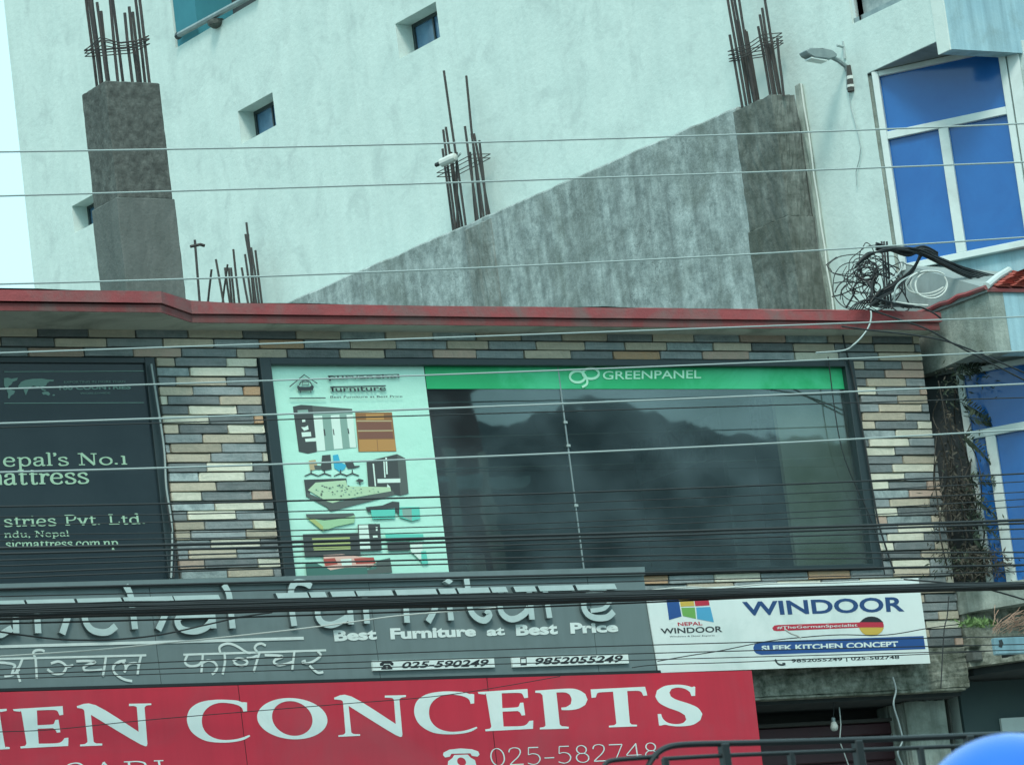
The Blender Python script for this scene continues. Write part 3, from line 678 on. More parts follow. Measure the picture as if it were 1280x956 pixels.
for i, (a, b, c, d, yy) in enumerate([(492,0,550,480,1.36),(508,0,572,480,1.30),(525,0,580,468,1.3),(552,15,612,470,1.05),(575,65,618,470,1.08),(625,0,672,470,1.05),(640,0,700,470,1.2),(710,75,755,470,1.06),(735,40,785,470,1.1),(755,70,800,470,1.25),(770,0,825,470,1.3),(793,0,850,470,1.06),(520,0,574,478,1.22),(568,70,622,470,1.1)]):
    (p0, p1), (q0, q1) = K6([(a, b), (c, d)])
    rebar_px(p0, p1, q0, q1, 1, yy, .0125, c1, ext=.35 if b == 0 else 0)
for k, (y, sq) in enumerate(((232,0),(250,.02),(268,.01),(236,.03))):
    zz = U(150, y/4.554, 1, 1.1).z
    loop = [(CX0+.03, 1.05, zz-.02+sq), (CX0+.2, 1.03, zz-.04), (CX0+.33, 1.03, zz-.02), (CX1-.03, 1.04, zz+.01+sq), (CX1-.03, 1.34, zz+.03), (CX0+.2, 1.36, zz), (CX0+.03, 1.34, zz-.02)]
    obj('tie_ring', tube(bmesh.new(), loop, .005, 5, True), M['rust'], c1)

# sloped-looking roof side wall (level top, runs back from the street)
WXF, WXB, ZC = 4.17, 4.44, 11.12
sidew = thing('boundary_wall', 'tall weathered cement wall running back along the roof edge, streaked and cracked', 'wall', (4.3, 6, 8.5))
bm = bmesh.new(); ny = 60
zs = [11.07+.021*(1.9+11.1*i/ny-1.9)+.004*math.sin(i*1.7)+random.uniform(-.006, .006) for i in range(ny+1)]
ys = [1.9+11.1*i/ny for i in range(ny+1)]
col = [[bm.verts.new((x, y, z)) for x, z in ((WXF, 8.0), (WXF, zz-.02), (WXF+.02, zz), (WXB, zz+.02), (WXB, 8.0))] for y, zz in zip(ys, zs)]
for a, b in zip(col, col[1:]):
    for i in range(4): bm.faces.new((a[i], a[i+1], b[i+1], b[i]))
bm.faces.new(col[0]); bm.faces.new(list(reversed(col[-1]))); bmesh.ops.recalc_face_normals(bm, faces=bm.faces)
obj('render_face', bm, M['conc_wall'], sidew)
zsp = U(980, 270, 1, 1.33).z
pc = obj('front_column', rough_box(WXF-.015, WXB-.01, 1.33, 1.93, zsp, 11.03, 12, .006), M['conc_mold'], sidew)
obj('lower_column', rough_box(WXF-.03, WXB, 1.315, 1.945, 8.2, zsp+.003, 12, .005), M['conc_mold'], sidew)
obj('middle_column', rough_box(WXF-.012, WXB, 6.05, 6.55, 8.2, ZC-.01, 12, .006), M['conc_mid'], sidew)
obj('mortar_fillet', rough_box(WXB-.002, 4.53, 1.28, 1.34, 8.3, 11.12, 10, .01), M['dirty_pale'], sidew)
bm = bmesh.new(); p = [(WXB+.03, 1.272, 11.12-i*.22+random.uniform(-.02,.02)) for i in range(12)]
tube(bm, [Vector(q)+Vector((random.uniform(-.008,.008),0,0)) for q in p], .010, 5); obj('white_drip', bm, M['cable_w'], sidew)
KC3 = Crop(820, 0, 2.389)
for (a, b, c, d, xx) in [(215,0,262,270,4.2),(225,0,272,268,4.24),(235,0,285,262,4.3),(248,0,290,262,4.22),(220,105,250,275,4.2),(265,90,295,258,4.35),(270,95,299,258,4.38),(305,80,335,250,4.25),(310,45,345,250,4.22),(317,25,352,250,4.3),(325,0,365,240,4.35),(362,115,376,240,4.25),(338,130,360,244,4.3),(243,60,275,262,4.4)]:
    (p0, p1), (q0, q1) = KC3([(a, b), (c, d)])
    rebar_px(p0, p1, q0, q1, 0, xx, .0125, pc, ext=.35 if b == 0 else 0)
for k, yy in enumerate((128, 140, 152, 160)):
    z = U(940, yy/2.389, 0, 4.25).z
    obj('tie_ring', tube(bmesh.new(), [(4.19,1.38,z),(4.4,1.36,z+.02),(4.41,1.7,z-.01),(4.38,1.93,z+.03),(4.19,1.92,z),(4.18,1.6,z-.03)], .005, 5, True), M['rust'], pc)
KC2 = Crop(400, 0, 2.39); mc = [o for o in sidew.children if o.name.startswith('middle_column')][0]
for (a, b, c, d, xx) in [(370,212,432,650,4.22),(437,227,480,640,4.35),(368,388,402,662,4.2),(376,380,414,655,4.25),(366,445,395,665,4.3),(392,455,422,655,4.35),(433,378,470,645,4.2),(453,400,488,640,4.25),(460,400,503,625,4.3),(476,420,497,632,4.22),(448,455,465,645,4.38),(408,455,410,655,4.22)]:
    (p0, p1), (q0, q1) = KC2([(a, b), (c, d)])
    rebar_px(p0, p1, q0, q1, 0, xx, .0125, mc)
for yy in (488, 500):
    z = U(580, yy/2.39, 0, 4.3).z; ya_, yb_ = U(603, yy/2.39, 0, 4.3).y, U(556, yy/2.39, 0, 4.3).y
    obj('tie_ring', tube(bmesh.new(), [(4.19,ya_,z),(4.41,ya_,z+.01),(4.41,yb_,z),(4.19,yb_,z-.01)], .005, 5, True), M['rust'], mc)
pcam = U(560, 203, 0, 4.19)
cc = thing('small_camera', 'small white camera strapped to the middle roof bars', 'camera', pcam)
obj('body', lathe(bmesh.new(), pcam-Vector((.05,.08,0)), [(.02,-.10),(.045,-.09),(.048,.06),(.038,.10),(.01,.11)], 10, (.3,-1,.1)), M['cable_w'], cc)
obj('lens', lathe(bmesh.new(), pcam+Vector((-.02,.16,.0))-Vector((.05,.08,0)), [(.012,-.03),(.022,-.02),(.022,.03),(.008,.035)], 8, (-.3,1,-.1)), M['cable_d'], cc)
obj('bracket', tube(bmesh.new(), [pcam-Vector((.05,.08,0)), pcam+Vector((.02,-.1,.0)), pcam+Vector((.03,-.2,.04))], .012, 6), M['cable_l'], cc)
# loose group of bars standing at the far end
KC1 = Crop(0, 0, 2.39)
fb = obj('far_column', rough_box(WXF-.01, WXB, 10.2, 11.4, 8.2, ZC+.08, 8, .005), M['conc_mid'], sidew)
for (a, b, c, d, xx) in [(632,805,618,940,4.1),(645,775,672,935,4.1),(680,790,660,940,4.15),(672,800,692,940,4.2),(690,800,704,940,4.3),(697,745,720,940,4.2),(722,800,747,940,4.2),(732,760,757,940,4.25),(736,665,768,940,4.2),(733,700,772,940,4.35),(750,740,778,935,4.2),(763,748,786,930,4.3),(683,800,697,940,4.25),(741,700,762,940,4.3)]:
    (p0, p1), (q0, q1) = KC1([(a, b), (c, d)])
    rebar_px(p0, p1, q0, q1, 0, xx, .0125, fb)
ta = U(248.9, 388, 1, 3.0); tb = U(243.5, 300, 1, 3.0)
an = thing('roof_standpipe', 'thin upright pipe with a small cross fitting standing on the roof beside the dark column', 'pipe', ta)
obj('pipe', tube(bmesh.new(), [ta-Vector((0,0,.3)), tb], .011, 6), M['rust'], an)
obj('cross_fitting', tube(bmesh.new(), [tb+Vector((-.05,0,-.06)), tb+Vector((.0,0,-.05)), tb+Vector((.05,0,-.04)), tb+Vector((.09,0,-.05))], .014, 6), M['rust'], an)

# ================================================================== WHITE BUILDING BEHIND
wb = thing('white_building', 'tall white plastered building behind, with small deep windows and blue glazing', 'building', (4.5, 4, 0))
XW = 4.5; PW = PX(XW)
SMALL = [[(494,31),(544,2),(550.6,46),(499.6,74.5)], [(297,138),(341,117),(345,157),(302,180)], [(89,258),(127,238),(131,271),(94,291.6)]]
holes = []
for q in SMALL:
    h = [U(*p, 0, XW) for p in q]
    holes.append((min(h[1].y, h[2].y)*.5+max(h[1].y, h[2].y)*.5, (h[0].y+h[3].y)/2, (h[2].z+h[3].z)/2, (h[0].z+h[1].z)/2))
tb0 = U(219.7, 60.7, 0, XW)
holes.append((U(330, -5, 0, XW).y, tb0.y, tb0.z, tb0.z+1.9))
pz = U(1065.5, 30.4, 0, XW); holes.append((-.35, pz.y, pz.z, pz.z+1.6))
def wall_grid(bm, x, y0, y1, z0, z1, holes, depth, nmax=.8):
    ys = sorted({y0, y1, *[h[0] for h in holes], *[h[1] for h in holes]}); zs = sorted({z0, z1, *[h[2] for h in holes], *[h[3] for h in holes]})
    vd = {}
    def V(y, z):
        k = (round(y, 5), round(z, 5))
        if k not in vd: vd[k] = bm.verts.new((x, y, z))
        return vd[k]
    for a, b in zip(ys, ys[1:]):
        for c, d in zip(zs, zs[1:]):
            if any(h[0]-1e-6 <= a and b <= h[1]+1e-6 and h[2]-1e-6 <= c and d <= h[3]+1e-6 for h in holes): continue
            bm.faces.new((V(a, c), V(b, c), V(b, d), V(a, d)))
    for h, dp in zip(holes, depth):
        for (ya, za), (yb, zb) in (((h[0],h[2]),(h[0],h[3])),((h[0],h[3]),(h[1],h[3])),((h[1],h[3]),(h[1],h[2])),((h[1],h[2]),(h[0],h[2]))):
            # split the reveal at existing grid lines is not needed: separate strip
            q = [bm.verts.new(p) for p in ((x, ya, za), (x, yb, zb), (x+dp, yb, zb), (x+dp, ya, za))]; bm.faces.new(q)
    bmesh.ops.recalc_face_normals(bm, faces=bm.faces)
YCOR, YJ, YFAR = -.66, .36, 16.25
zus = 10.955                                             # underside of upper side wall in front of the diagonal window
bm = bmesh.new(); wall_grid(bm, XW, YJ, YFAR, 0, 22, holes[:4]+[(max(holes[4][0], YJ), holes[4][1], holes[4][2], holes[4][3])], [.26, .26, .26, .9, .12])
obj('side_wall', bm, M['plaster'], wb)
bm = bmesh.new(); box(bm, XW+.02, 12, YFAR-.2, YFAR-.01, 0, 22); obj('rear_wall', bm, M['plaster'], wb)
bm = bmesh.new(); wall_grid(bm, XW, YCOR, YJ, zus, 22, [(-.35, YJ, holes[4][2], holes[4][3])], [.12]); obj('side_wall', bm, M['plaster'], wb, label='side wall part overhanging the corner window')
# faint vertical step in the plaster
bm = bmesh.new(); ysx = U(358, 200, 0, XW).y; box(bm, XW-.018, XW-.0005, ysx, YFAR, 8, 22, .006)
# windows with small recessed panes
for i, h in enumerate(holes[:3]):
    y0, y1, z0, z1 = h; xx = XW+.2
    f = bmesh.new(); t_ = .04
    box(f, xx, xx+.05, y0, y0+t_, z0, z1); box(f, xx, xx+.05, y1-t_, y1, z0, z1); box(f, xx+.001, xx+.049, y0+t_, y1-t_, z1-t_, z1); box(f, xx+.001, xx+.049, y0+t_, y1-t_, z0, z0+t_)
    ym = (y0+y1)/2; box(f, xx+.002, xx+.048, ym-.012, ym+.012, z0+t_, z1-t_)
    wn = obj('window', f, M['dframe'], wb)
    M.setdefault('smallpane', mat('blue grey small pane', (.06,.15,.26), (.11,.23,.36), 4, .15, spec=.8))
    obj('pane', B(xx+.02, xx+.03, y0+t_, ym-.012, z0+t_, z1-t_), M['smallpane'], wn); obj('pane', B(xx+.02, xx+.03, ym+.012, y1-t_, z0+t_, z1-t_), M['smallpane'], wn)
# teal recess
y0, y1, z0, z1 = holes[3]
tr = obj('recess', B(XW+.5, XW+.9, y0, y1, z0, z1), M['darkwall'], wb, label='dark recess with teal lining at the top left')
obj('teal_lining', B(XW+.02, XW+.5, y1-.5, y1-.02, z0+.001, z1), M['teal'], tr)
ra = U(*KC1([(535,105)])[0], 0, XW-.04); rb = U(320, -8, 0, XW-.04)
obj('rail', tube(bmesh.new(), [ra, rb], .035, 8), M['galv'], tr); obj('rail_cap', tube(bmesh.new(), [ra+Vector((0,.0,0)), ra+Vector((.0,.04,-.01))], .042, 8), M['dframe'], tr)
pb = U(*KC1([(645,70)])[0], 0, XW-.03)
obj('rail_bracket', lathe(bmesh.new(), pb-Vector((0,0,.05)), [(.05,0),(.09,.03),(.1,.08),(.06,.09)], 10), M['conc_dark'], tr)
# upper right side window
y0, y1, z0, z1 = holes[4]
wn = obj('window', B(XW+.02, XW+.10, -.33, y1, z0, z0+.05), M['galv'], wb); M['frost'] = mat('dull patterned pane', (.15,.22,.23), (.40,.48,.47), 12, .5, mottle=.8)
obj('pane', B(XW+.06, XW+.07, -.33, y1-.04, z0+.05, z1), M['frost'], wn); obj('jamb', B(XW+.021, XW+.099, y1-.04, y1-.001, z0+.05, z1), M['wframe'], wn)
# edge beam and balcony front
XE = 9.0
obj('edge_beam', B(XW-.004, XE, YCOR-.16, YCOR+.002, 10.83, 11.42), M['paleblue'], wb, label='pale blue upper edge beam with drip stains')
obj('edge_beam_end', B(XW-.02, XW-.0045, YCOR-.161, YCOR+.004, 10.825, 11.45), M['plaster2'], wb)
obj('balcony_wall', B(XW+.02, XE, YCOR-.10, YCOR, 11.42, 12.6), M['paleblue'], wb)
obj('balcony_soffit', B(XW+.002, XE, YCOR+.003, 3.0, 10.95, 11.0), M['soffit'], wb)
# diagonal window wall --------------------------------------------
D0 = Vector((XW, YJ, 0)); hz = U(1258, 62, 2, 10.90)
DU = Vector((hz.x-D0.x, hz.y-D0.y, 0)).normalized(); DP = Plane(D0, DU)
print('diag dir', DU, 'hit', hz)
def dbox(bm, pl, a0, a1, b0, b1, h0, h1, bev=0):
    vs = [bm.verts.new(pl.p(a, b, h)) for a in (a0, a1) for b in (b0, b1) for h in (h0, h1)]
    fs = [bm.faces.new([vs[i] for i in f]) for f in ((0,1,3,2),(4,6,7,5),(0,4,5,1),(2,3,7,6),(0,2,6,4),(1,5,7,3))]
    if bev: bmesh.ops.bevel(bm, geom=list({e for f in fs for e in f.edges}), offset=bev, segments=1, affect='EDGES')
    bmesh.ops.recalc_face_normals(bm, faces=bm.faces); return bm
ab = DP.ab
aL = .05; zTop = 10.945; aR = ab(1262, 100)[0]; aM = ab(1186, 200)[0]; zTr = (ab(1105, 170)[1]+ab(1255, 142)[1])/2; zBt = ab(1207, 324)[1]
print('diag', aR, aM, zTr, zBt)
def corner_window(zT, zTr_, zB, aL, aM, aR, lab, full=True):
    fw_ = obj('corner_window', bmesh.new(), M['wframe'], wb, label=lab)
    bm = bmesh.new(); t = .06
    dbox(bm, DP, aL, aL+t, zB, zT, -.06, .05, .004); dbox(bm, DP, aR-t, aR, zB, zT, -.06, .05, .004)
    dbox(bm, DP, aL+t, aR-t, zT-t*.8, zT, -.055, .045, .004); dbox(bm, DP, aL+t, aR-t, zTr_-.035, zTr_+.035, -.055, .045, .004); dbox(bm, DP, aL+t, aR-t, zB, zB+t, -.055, .045, .004)
    dbox(bm, DP, aM-.045, aM+.045, zB+t, zTr_-.035, -.05, .04, .004)
    bm.to_mesh(fw_.data); bm.free()
    for a0, a1, b0, b1 in ((aL+t, aR-t, zTr_+.035, zT-t*.8), (aL+t, aM-.045, zB+t, zTr_-.035), (aM+.045, aR-t, zB+t, zTr_-.035)):
        obj('pane', dbox(bmesh.new(), DP, a0, a1, b0, b1, -.01, 0), M['bluefilm'], fw_)
    return fw_
corner_window(zTop, zTr, zBt, aL, aM, aR, 'upper blue glazed corner window')
# corner post and the street-facing window beside it
EP = DP.p(aR, 0, 0)
bm = bmesh.new(); dbox(bm, DP, aR+.01, aR+.12, zBt, zTop, -.12, .03, .004); obj('corner_post', bm, M['wframe'], wb)
SP = Plane(EP+DU*.125, (1, 0, 0))
for zz0, zz1 in ((zBt, zTop), (6.0, 8.1)):
    fo = obj('street_window', bmesh.new(), M['wframe'], wb); bm = bmesh.new()
    dbox(bm, SP, 0, .06, zz0, zz1, -.06, .05); dbox(bm, SP, .06, 3.9, zz1-.06, zz1, -.06, .05); dbox(bm, SP, .06, 3.9, zz0, zz0+.06, -.06, .05); dbox(bm, SP, 1.2, 1.28, zz0+.06, zz1-.06, -.05, .04); dbox(bm, SP, 3.9, 3.96, zz0, zz1, -.06, .05)
    bm.to_mesh(fo.data); bm.free()
    for a0, a1 in ((.06, 1.2), (1.28, 3.9)): obj('pane', dbox(bmesh.new(), SP, a0, a1, zz0+.06, zz1-.06, -.01, 0), M['bluefilm'], fo)
# thin reveal beside the window: broken plaster edge and stained strip
obj('jamb_edge', dbox(bmesh.new(), DP, -.004, aL-.003, 8.9, zTop-.01, -.1, -.02), M['dirty_pale'], wb)
# sill wall under the window, lower slab
obj('sill_wall', dbox(bmesh.new(), DP, 0, aR+.12, 8.2, zBt-.002, -.15, -.03), M['paleblue'], wb)
ZL0, ZL1 = 8.17, 8.67
obj('edge_beam', B(XW+.16, XE, YCOR-.17, YCOR, ZL0-.05, ZL1), M['paleblue'], wb, label='pale blue lower edge beam with faint streaks')
bm = prism(bmesh.new(), [(XW-.003, p[0], p[1]) for p in ((YCOR-.17, ZL0-.055), (YCOR-.17, ZL1), (YJ+.6, ZL1), (YJ+.6, ZL0-.02), (-.10, ZL0-.02), (YCOR+.02, ZL0+.01), (YCOR, ZL0-.055))], (.16, 0, 0))
obj('beam_side', bm, M['dirty_pale'], wb, label='mossy stained side of the lower slab')
obj('lower_soffit', B(XW+.14, XE, YCOR+.003, 3, ZL0, ZL0+.05), M['soffit'], wb)
# hipped canopy: grey side slope and red tile front slope
CA = Vector((XW-.03, YCOR-.19, ZL1+.005)); E0 = Vector((XW-.03, YJ+.55, ZL1+.005))
HP = DP.hit(1262, 341)+DP.n*.02; D1 = Vector((XW+.10, YJ+.42, HP.z)); D1b = DP.hit(1131, 331)+DP.n*.03
print('hip', CA, HP, D1b)
bm = bmesh.new(); tp = [bm.verts.new(p) for p in (CA, E0, D1b, HP)]; bt_ = [bm.verts.new(p-Vector((0, 0, .03))) for p in (CA, E0, D1b, HP)]
bm.faces.new((tp[0], tp[1], tp[2])); bm.faces.new((tp[0], tp[2], tp[3])); bm.faces.new((bt_[2], bt_[1], bt_[0])); bm.faces.new((bt_[3], bt_[2], bt_[0]))
for i in range(4): bm.faces.new((tp[i], bt_[i], bt_[(i+1) % 4], tp[(i+1) % 4]))
bmesh.ops.recalc_face_normals(bm, faces=bm.faces)
cp = obj('canopy_slope', bm, M['soffit'], wb, label='grey sheet slope of the little canopy')
FX = 8.5; HPf = Vector((FX, HP.y, HP.z)); CF = Vector((FX, CA.y, CA.z))
prev_e, prev_t = CA, HP
bm = bmesh.new()
def lerp(a, b, t): return a+(b-a)*t
rows, step = 6, .17
nrm = (CF-CA).cross(HP-CA).normalized();  nrm = nrm if nrm.z > 0 else -nrm
def xlim(t): return lerp(CA, HP, t).x
for r_ in range(rows):
    t0, t1 = r_/rows, (r_+1)/rows+.03
    x = xlim(t1)
    while x < 7.2:
        a = Vector((x, lerp(CA, HP, t0).y, lerp(CA, HP, t0).z)); b = Vector((x, lerp(CA, HP, t1).y, lerp(CA, HP, t1).z)); wv = Vector((step-.012, 0, 0)); li = nrm*(.028+random.uniform(-.004, .006))
        tb_ = bmesh.new(); prism(tb_, [a+li, a+wv*.5+li*1.9, a+wv+li, b+wv+nrm*.008, b+wv*.5+nrm*.024, b+nrm*.008], nrm*-.01)
        obj('roof_tile', tb_, M['tile'], cp); x += step
obj('tile_bed', prism(bmesh.new(), [CA, CF, HPf, HP], (0, 0, -.03)), M['redpaint2'], cp)
obj('hip_cap', tube(bmesh.new(), [CA+Vector((0,0,.02)), lerp(CA, HP, .5)+Vector((0,0,.03)), HP+Vector((0,0,.02))], .032, 8), M['wframe'], cp)
ep = [lerp(CA, E0, i/14)+Vector((-.01, 0, .012+random.uniform(-.008,.012))) for i in range(15)]
obj('verge_tiles', tube(bmesh.new(), ep, .022, 6), M['redpaint'], cp)
# lower corner window and dark wall strip
aM2 = ab(1250, 620)[0]; aL2 = ab(1201, 500)[0]; aR2 = ab(1300, 560)[0]; zTr2 = ab(1235, 541)[1]; zB2 = ab(1262, 738)[1]
print('low diag', aL2, aM2, aR2, zTr2, zB2)
corner_window(ZL0-.03, zTr2, zB2, aL2, aM2, max(aR2, aR), 'lower blue glazed corner window behind dry creeper')
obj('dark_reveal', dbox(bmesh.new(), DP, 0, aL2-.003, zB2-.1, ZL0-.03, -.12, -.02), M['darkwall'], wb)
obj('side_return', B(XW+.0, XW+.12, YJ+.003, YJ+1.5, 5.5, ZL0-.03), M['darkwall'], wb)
# lowest ledge
zl = U(1200, 742, 0, XW).z
bm = plan([(4.36, .5), (4.36, -.12), (4.75, -.62), (5.5, -.85), (9, -.85), (9, .5)], 5.98, zl)
obj('ledge', bm, M['dirty_pale'], wb, label='pale stained ledge with weeds growing on it')
obj('ledge_wall', plan([(4.37, .6), (4.37, -.02), (4.9, -.40), (9, -.40), (9, .6)], 5.52, 5.985), M['mossy'], wb)
for i in range(14):
    a_ = U(1172+i % 5*16+random.uniform(-3,3), 798+(i//5)*17, 1, -.25)
    if a_.x < 4.4: continue
    obj('stone_block', B(a_.x-.055, a_.x+.05, -.05-.33*min(1, max(0, (a_.x-4.37)/.53))-.02, .1, a_.z-.045, a_.z+.045, .012), (M['conc_light'], M['mossy'], M['dirty_pale'])[i % 3], wb)
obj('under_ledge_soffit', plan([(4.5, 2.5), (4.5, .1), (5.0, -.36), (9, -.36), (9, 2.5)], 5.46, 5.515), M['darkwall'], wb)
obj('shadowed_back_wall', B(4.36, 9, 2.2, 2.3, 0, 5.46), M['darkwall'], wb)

# ================================================================== SIGNS
QA, QB, QC, QD = Crop(0, 700, 5.818), Crop(210, 700, 5.818), Crop(400, 700, 5.818), Crop(600, 700, 5.818)
# grey furniture sign
YG = -.16; SGP = PY(YG)
gs = thing('grey_shop_sign', 'long grey panel sign with raised metal lettering for a furniture shop above the red sign', 'sign', (-2, 0, 6))
def corner(px, py, pl=None): return (pl or SGP).ab(px, py)
edges = [(-260, 0), (193, 0), (468, 0), (742, 0), (822, 0)]
def gtop(x): return 734.5-22.5*(x-5)/800
def gbot(x): return 862-22.8*(x-5)/817
def shear_x(x, y): return x + (y-786)*.125            # uprights lean with the view
for i, ((a, _), (b, _)) in enumerate(zip(edges, edges[1:])):
    g = .35
    q = [(shear_x(a, gtop(a))+g, gtop(a)), (shear_x(b, gtop(b))-g if b < 800 else 803.5, gtop(b)), (shear_x(b, gbot(b))-g if b < 800 else 821, gbot(b)), (shear_x(a, gbot(a))+g, gbot(a))]
    obj('panel', poly(bmesh.new(), SGP, q, -.012, .012), M['greyacp'], gs)
obj('sign_box', poly(bmesh.new(), SGP, [(-260, 742), (802, 715), (820, 836), (-260, 866)], -.14, .126), M['dframe'], gs)
obj('top_rail', poly(bmesh.new(), SGP, [(-260, 741-4), (803, 712-3), (804, 719), (-260, 744)], .001, .03), M['greyacp'], gs)
obj('lower_shadow_gap', poly(bmesh.new(), SGP, [(-260, 868), (823, 838), (824, 841.5), (-260, 872)], -.1, .13), M['blackmetal'], gs)
# channel letters
CHP = SGP
def channel(pts_list, name='raised_letter', w=8.2):
    bm = bmesh.new(); off = []
    for pts in pts_list:
        wd = w
        if isinstance(pts, tuple): pts, wd = pts
        ab_ = [Vector(CHP.ab(*q)) for q in pts]
        if len(ab_) > 2: ab_ = smooth_pts(ab_, 4)
        ribbon(bm, CHP, ab_, wd*PXM*.93, .004+.0006*len(off), .034); off.append(1)
    for f in bm.faces:
        f.normal_update()
    o = obj(name, bm, M['chan'], gs); o.data.materials.append(M['chan_side'])
    for p in o.data.polygons:
        if p.normal.y > -.7: p.material_index = 1
    return o
def bar(x0, x1, y0, y1):
    s = 3.2; h = 3.3
    bm = poly(bmesh.new(), CHP, [(x0, y0-h), (x1-.4, y1-h), (x1-.4+s, y1+h), (x0+s, y0+h)], .004, .038)
    o = obj('head_bar', bm, M['chan'], gs); o.data.materials.append(M['chan_side'])
    for p in o.data.polygons:
        if p.normal.y > -.7: p.material_index = 1
def by(x): return 754.8-(x-5)*(754.8-734.2)/745
for a, b in [(-60, 26.5), (29, 89), (92, 147.5), (150, 212), (213, 270), (341, 380.5), (382.5, 403), (409, 439), (441, 486), (490, 541), (544, 565), (567.5, 607), (609, 629), (638, 665), (668.5, 712), (715.5, 765)]:
    bar(a, b, by(a), by(b))
for L in [[[(16.5,757),(17.5,792)], [(5,790),(-4,794),(-14,786)], [(5,790),(12,786)]],
          [[(43,758),(45,792)]], [[(84,760),(82,771),(75,793)]],
          [[(101,760),(104,777),(111,787),(122,791),(133,790),(142,783)]],
          [[(154,732),(160,744),(162.5,760),(166,787)]], [[(205,757),(203,770),(195,788)]],
          [[(262,769),(240,770),(222,772),(219,779),(225,787),(240,789.5),(254,785),(262,776)], [(261,753),(264,786)]],
          [[(277,731.5),(283,743),(285,760),(288,786)]],
          [[(386,734),(378,729.5),(367,729),(361,738),(361.5,760),(365,783)]],
          [[(396,748),(394,768),(400,779),(412,781.5),(425,776),(434,770)], [(433,746),(436,781)]],
          [[(452.5,745),(456,780)]], [[(503,743),(506,779)]], [[(543,745),(541,760),(532,778)]], [[(557,743),(561,776)]],
          [[(580,724),(583,745),(585,763),(593,773),(603,776),(609,769),(604,763)]],
          [[(623,740),(622.5,763),(631,773),(641,774),(652,768),(658,760)], [(658,738),(662,775)]],
          [[(678,737),(684,773)]],
          [[(755,738),(741,740),(729,747),(726.5,758),(731,768),(742,773),(756,772),(764,765)], ([(760,751),(752,761),(735,764)], 6)]]:
    channel(L, w=8.6)
obj('raised_letter', poly(bmesh.new(), CHP, [(551.5,728),(556,724.5),(562,727.5),(557,731.5)], .004, .05), M['chan'], gs)
# flat painted line and Devanagari lettering
bm = bmesh.new(); poly(bm, SGP, [(-260, 812.5), (5, 806), (379, 795.5), (379.5, 799.2), (5, 809.6), (-260, 816)], .002, .004); obj('underline', bm, M['whitepaint'], gs)
DEV = [(QA, 2.1, [[(-200,722),(1062,690)], [(30,842),(80,836),(118,812),(140,790)], [(165,708),(140,770),(122,800),(145,884)], [(-60,745),(30,745),(104,760),(96,790),(84,832)],
        [(256,705),(262,790),(265,862)], [(253,705),(240,672),(262,655),(300,653),(322,663)], [(368,750),(420,735),(462,752),(478,780),(460,815),(425,826),(380,820),(342,792)], [(466,765),(495,772),(530,762)],
        [(552,734),(640,732),(690,740),(640,758),(606,778),(618,800),(680,802),(742,795)], [(768,698),(758,770),(745,845)],
        [(912,728),(860,738),(822,772),(828,815),(868,850),(912,870),(958,878)], [(850,745),(885,735),(905,760),(912,790),(900,815)], [(908,790),(935,755),(985,748),(1008,762)], [(1022,695),(1005,770),(997,832)]]),
       (QB, 2.1, [[(110,686),(1148,654)], [(140,688),(122,735),(140,762),(178,770),(225,758),(250,725)], [(252,682),(246,760),(240,820)], [(250,745),(290,728),(335,742),(355,775),(345,805),(318,830)],
        [(408,668),(412,740),(395,830)], [(378,672),(372,635),(400,612),(445,606),(500,625),(568,668),(600,672)], [(470,735),(500,715),(545,718),(575,740),(555,762),(515,765),(475,742)], [(570,712),(610,708),(650,692)],
        [(665,665),(640,745),(620,812)], [(645,665),(628,640),(642,615),(675,606),(708,620)], [(700,690),(790,692),(830,702),(778,722),(768,745),(800,762),(850,755),(902,738)], [(916,660),(908,730),(900,800)],
        [(1085,664),(1108,690),(1070,725),(1020,748),(985,748),(975,738),(998,730)], [(1025,765),(1060,800),(1090,818),(1125,812)]])]
for K, wd, L in DEV:
    for k, s_ in enumerate(L): obj('painted_stroke', stroke_px(bmesh.new(), SGP, K(s_), wd*(1.4 if k else 1.2), .002+.0004*k, .0015), M['whitepaint'], gs)
for s_, q in (('Best', [(416,787.5),(470,785.5),(471,799),(418,801.5)]), ('Furniture', [(487,785),(594,782),(595,795),(488,799)]), ('at', [(608,784.5),(630,783.5),(631,793.5),(608,795)]),
              ('Best', [(644,780.5),(696,778),(697,792.5),(645,794.5)]), ('Price', [(712,778),(771,777),(773,789.5),(713,792)])):
    text_mesh(s_, q, SGP, .003, .0015, .045, m=M['whiteflex'], parent=gs)
for (xa, ya, xb, yb_, txt, tq) in ((463.5,826,615.5,822,'025-590249',[(500.5,827.5),(609,824),(609,833),(500.5,835.5)]), (638,821.5,783,817,'9852055249',[(667,822.5),(776.5,818.8),(776.5,828),(667,831)])):
    pn = obj('number_plate', poly(bmesh.new(), SGP, [(xa, ya), (xb, yb_), (xb+1.3, yb_+12), (xa+1.3, ya+12.5)], .002, .02), M['whiteflex'], gs)
    text_mesh(txt, tq, SGP, .0225, .0015, .02, m=M['pr_black'], parent=pn, shear=.25)
bm = bmesh.new(); K = QC
poly(bm, SGP, K([(425,770),(424,752),(440,742),(475,735),(510,740),(524,752),(520,768),(502,764),(500,754),(455,754),(448,770)]), .023, .001)
poly(bm, SGP, K([(455,762),(492,760),(516,788),(514,795),(434,797),(434,790)]), .023, .001, holes=[K([(462,782),(470,772),(482,772),(486,782),(476,788)])]); obj('phone_icon', bm, M['pr_black'], gs)
bm = bmesh.new(); K = QD
poly(bm, SGP, K([(280,712),(326,709),(328,764),(284,767)]), .023, .001, holes=[K([(286,720),(321,717),(322,754),(288,757)])]); obj('mobile_icon', bm, M['pr_black'], gs)

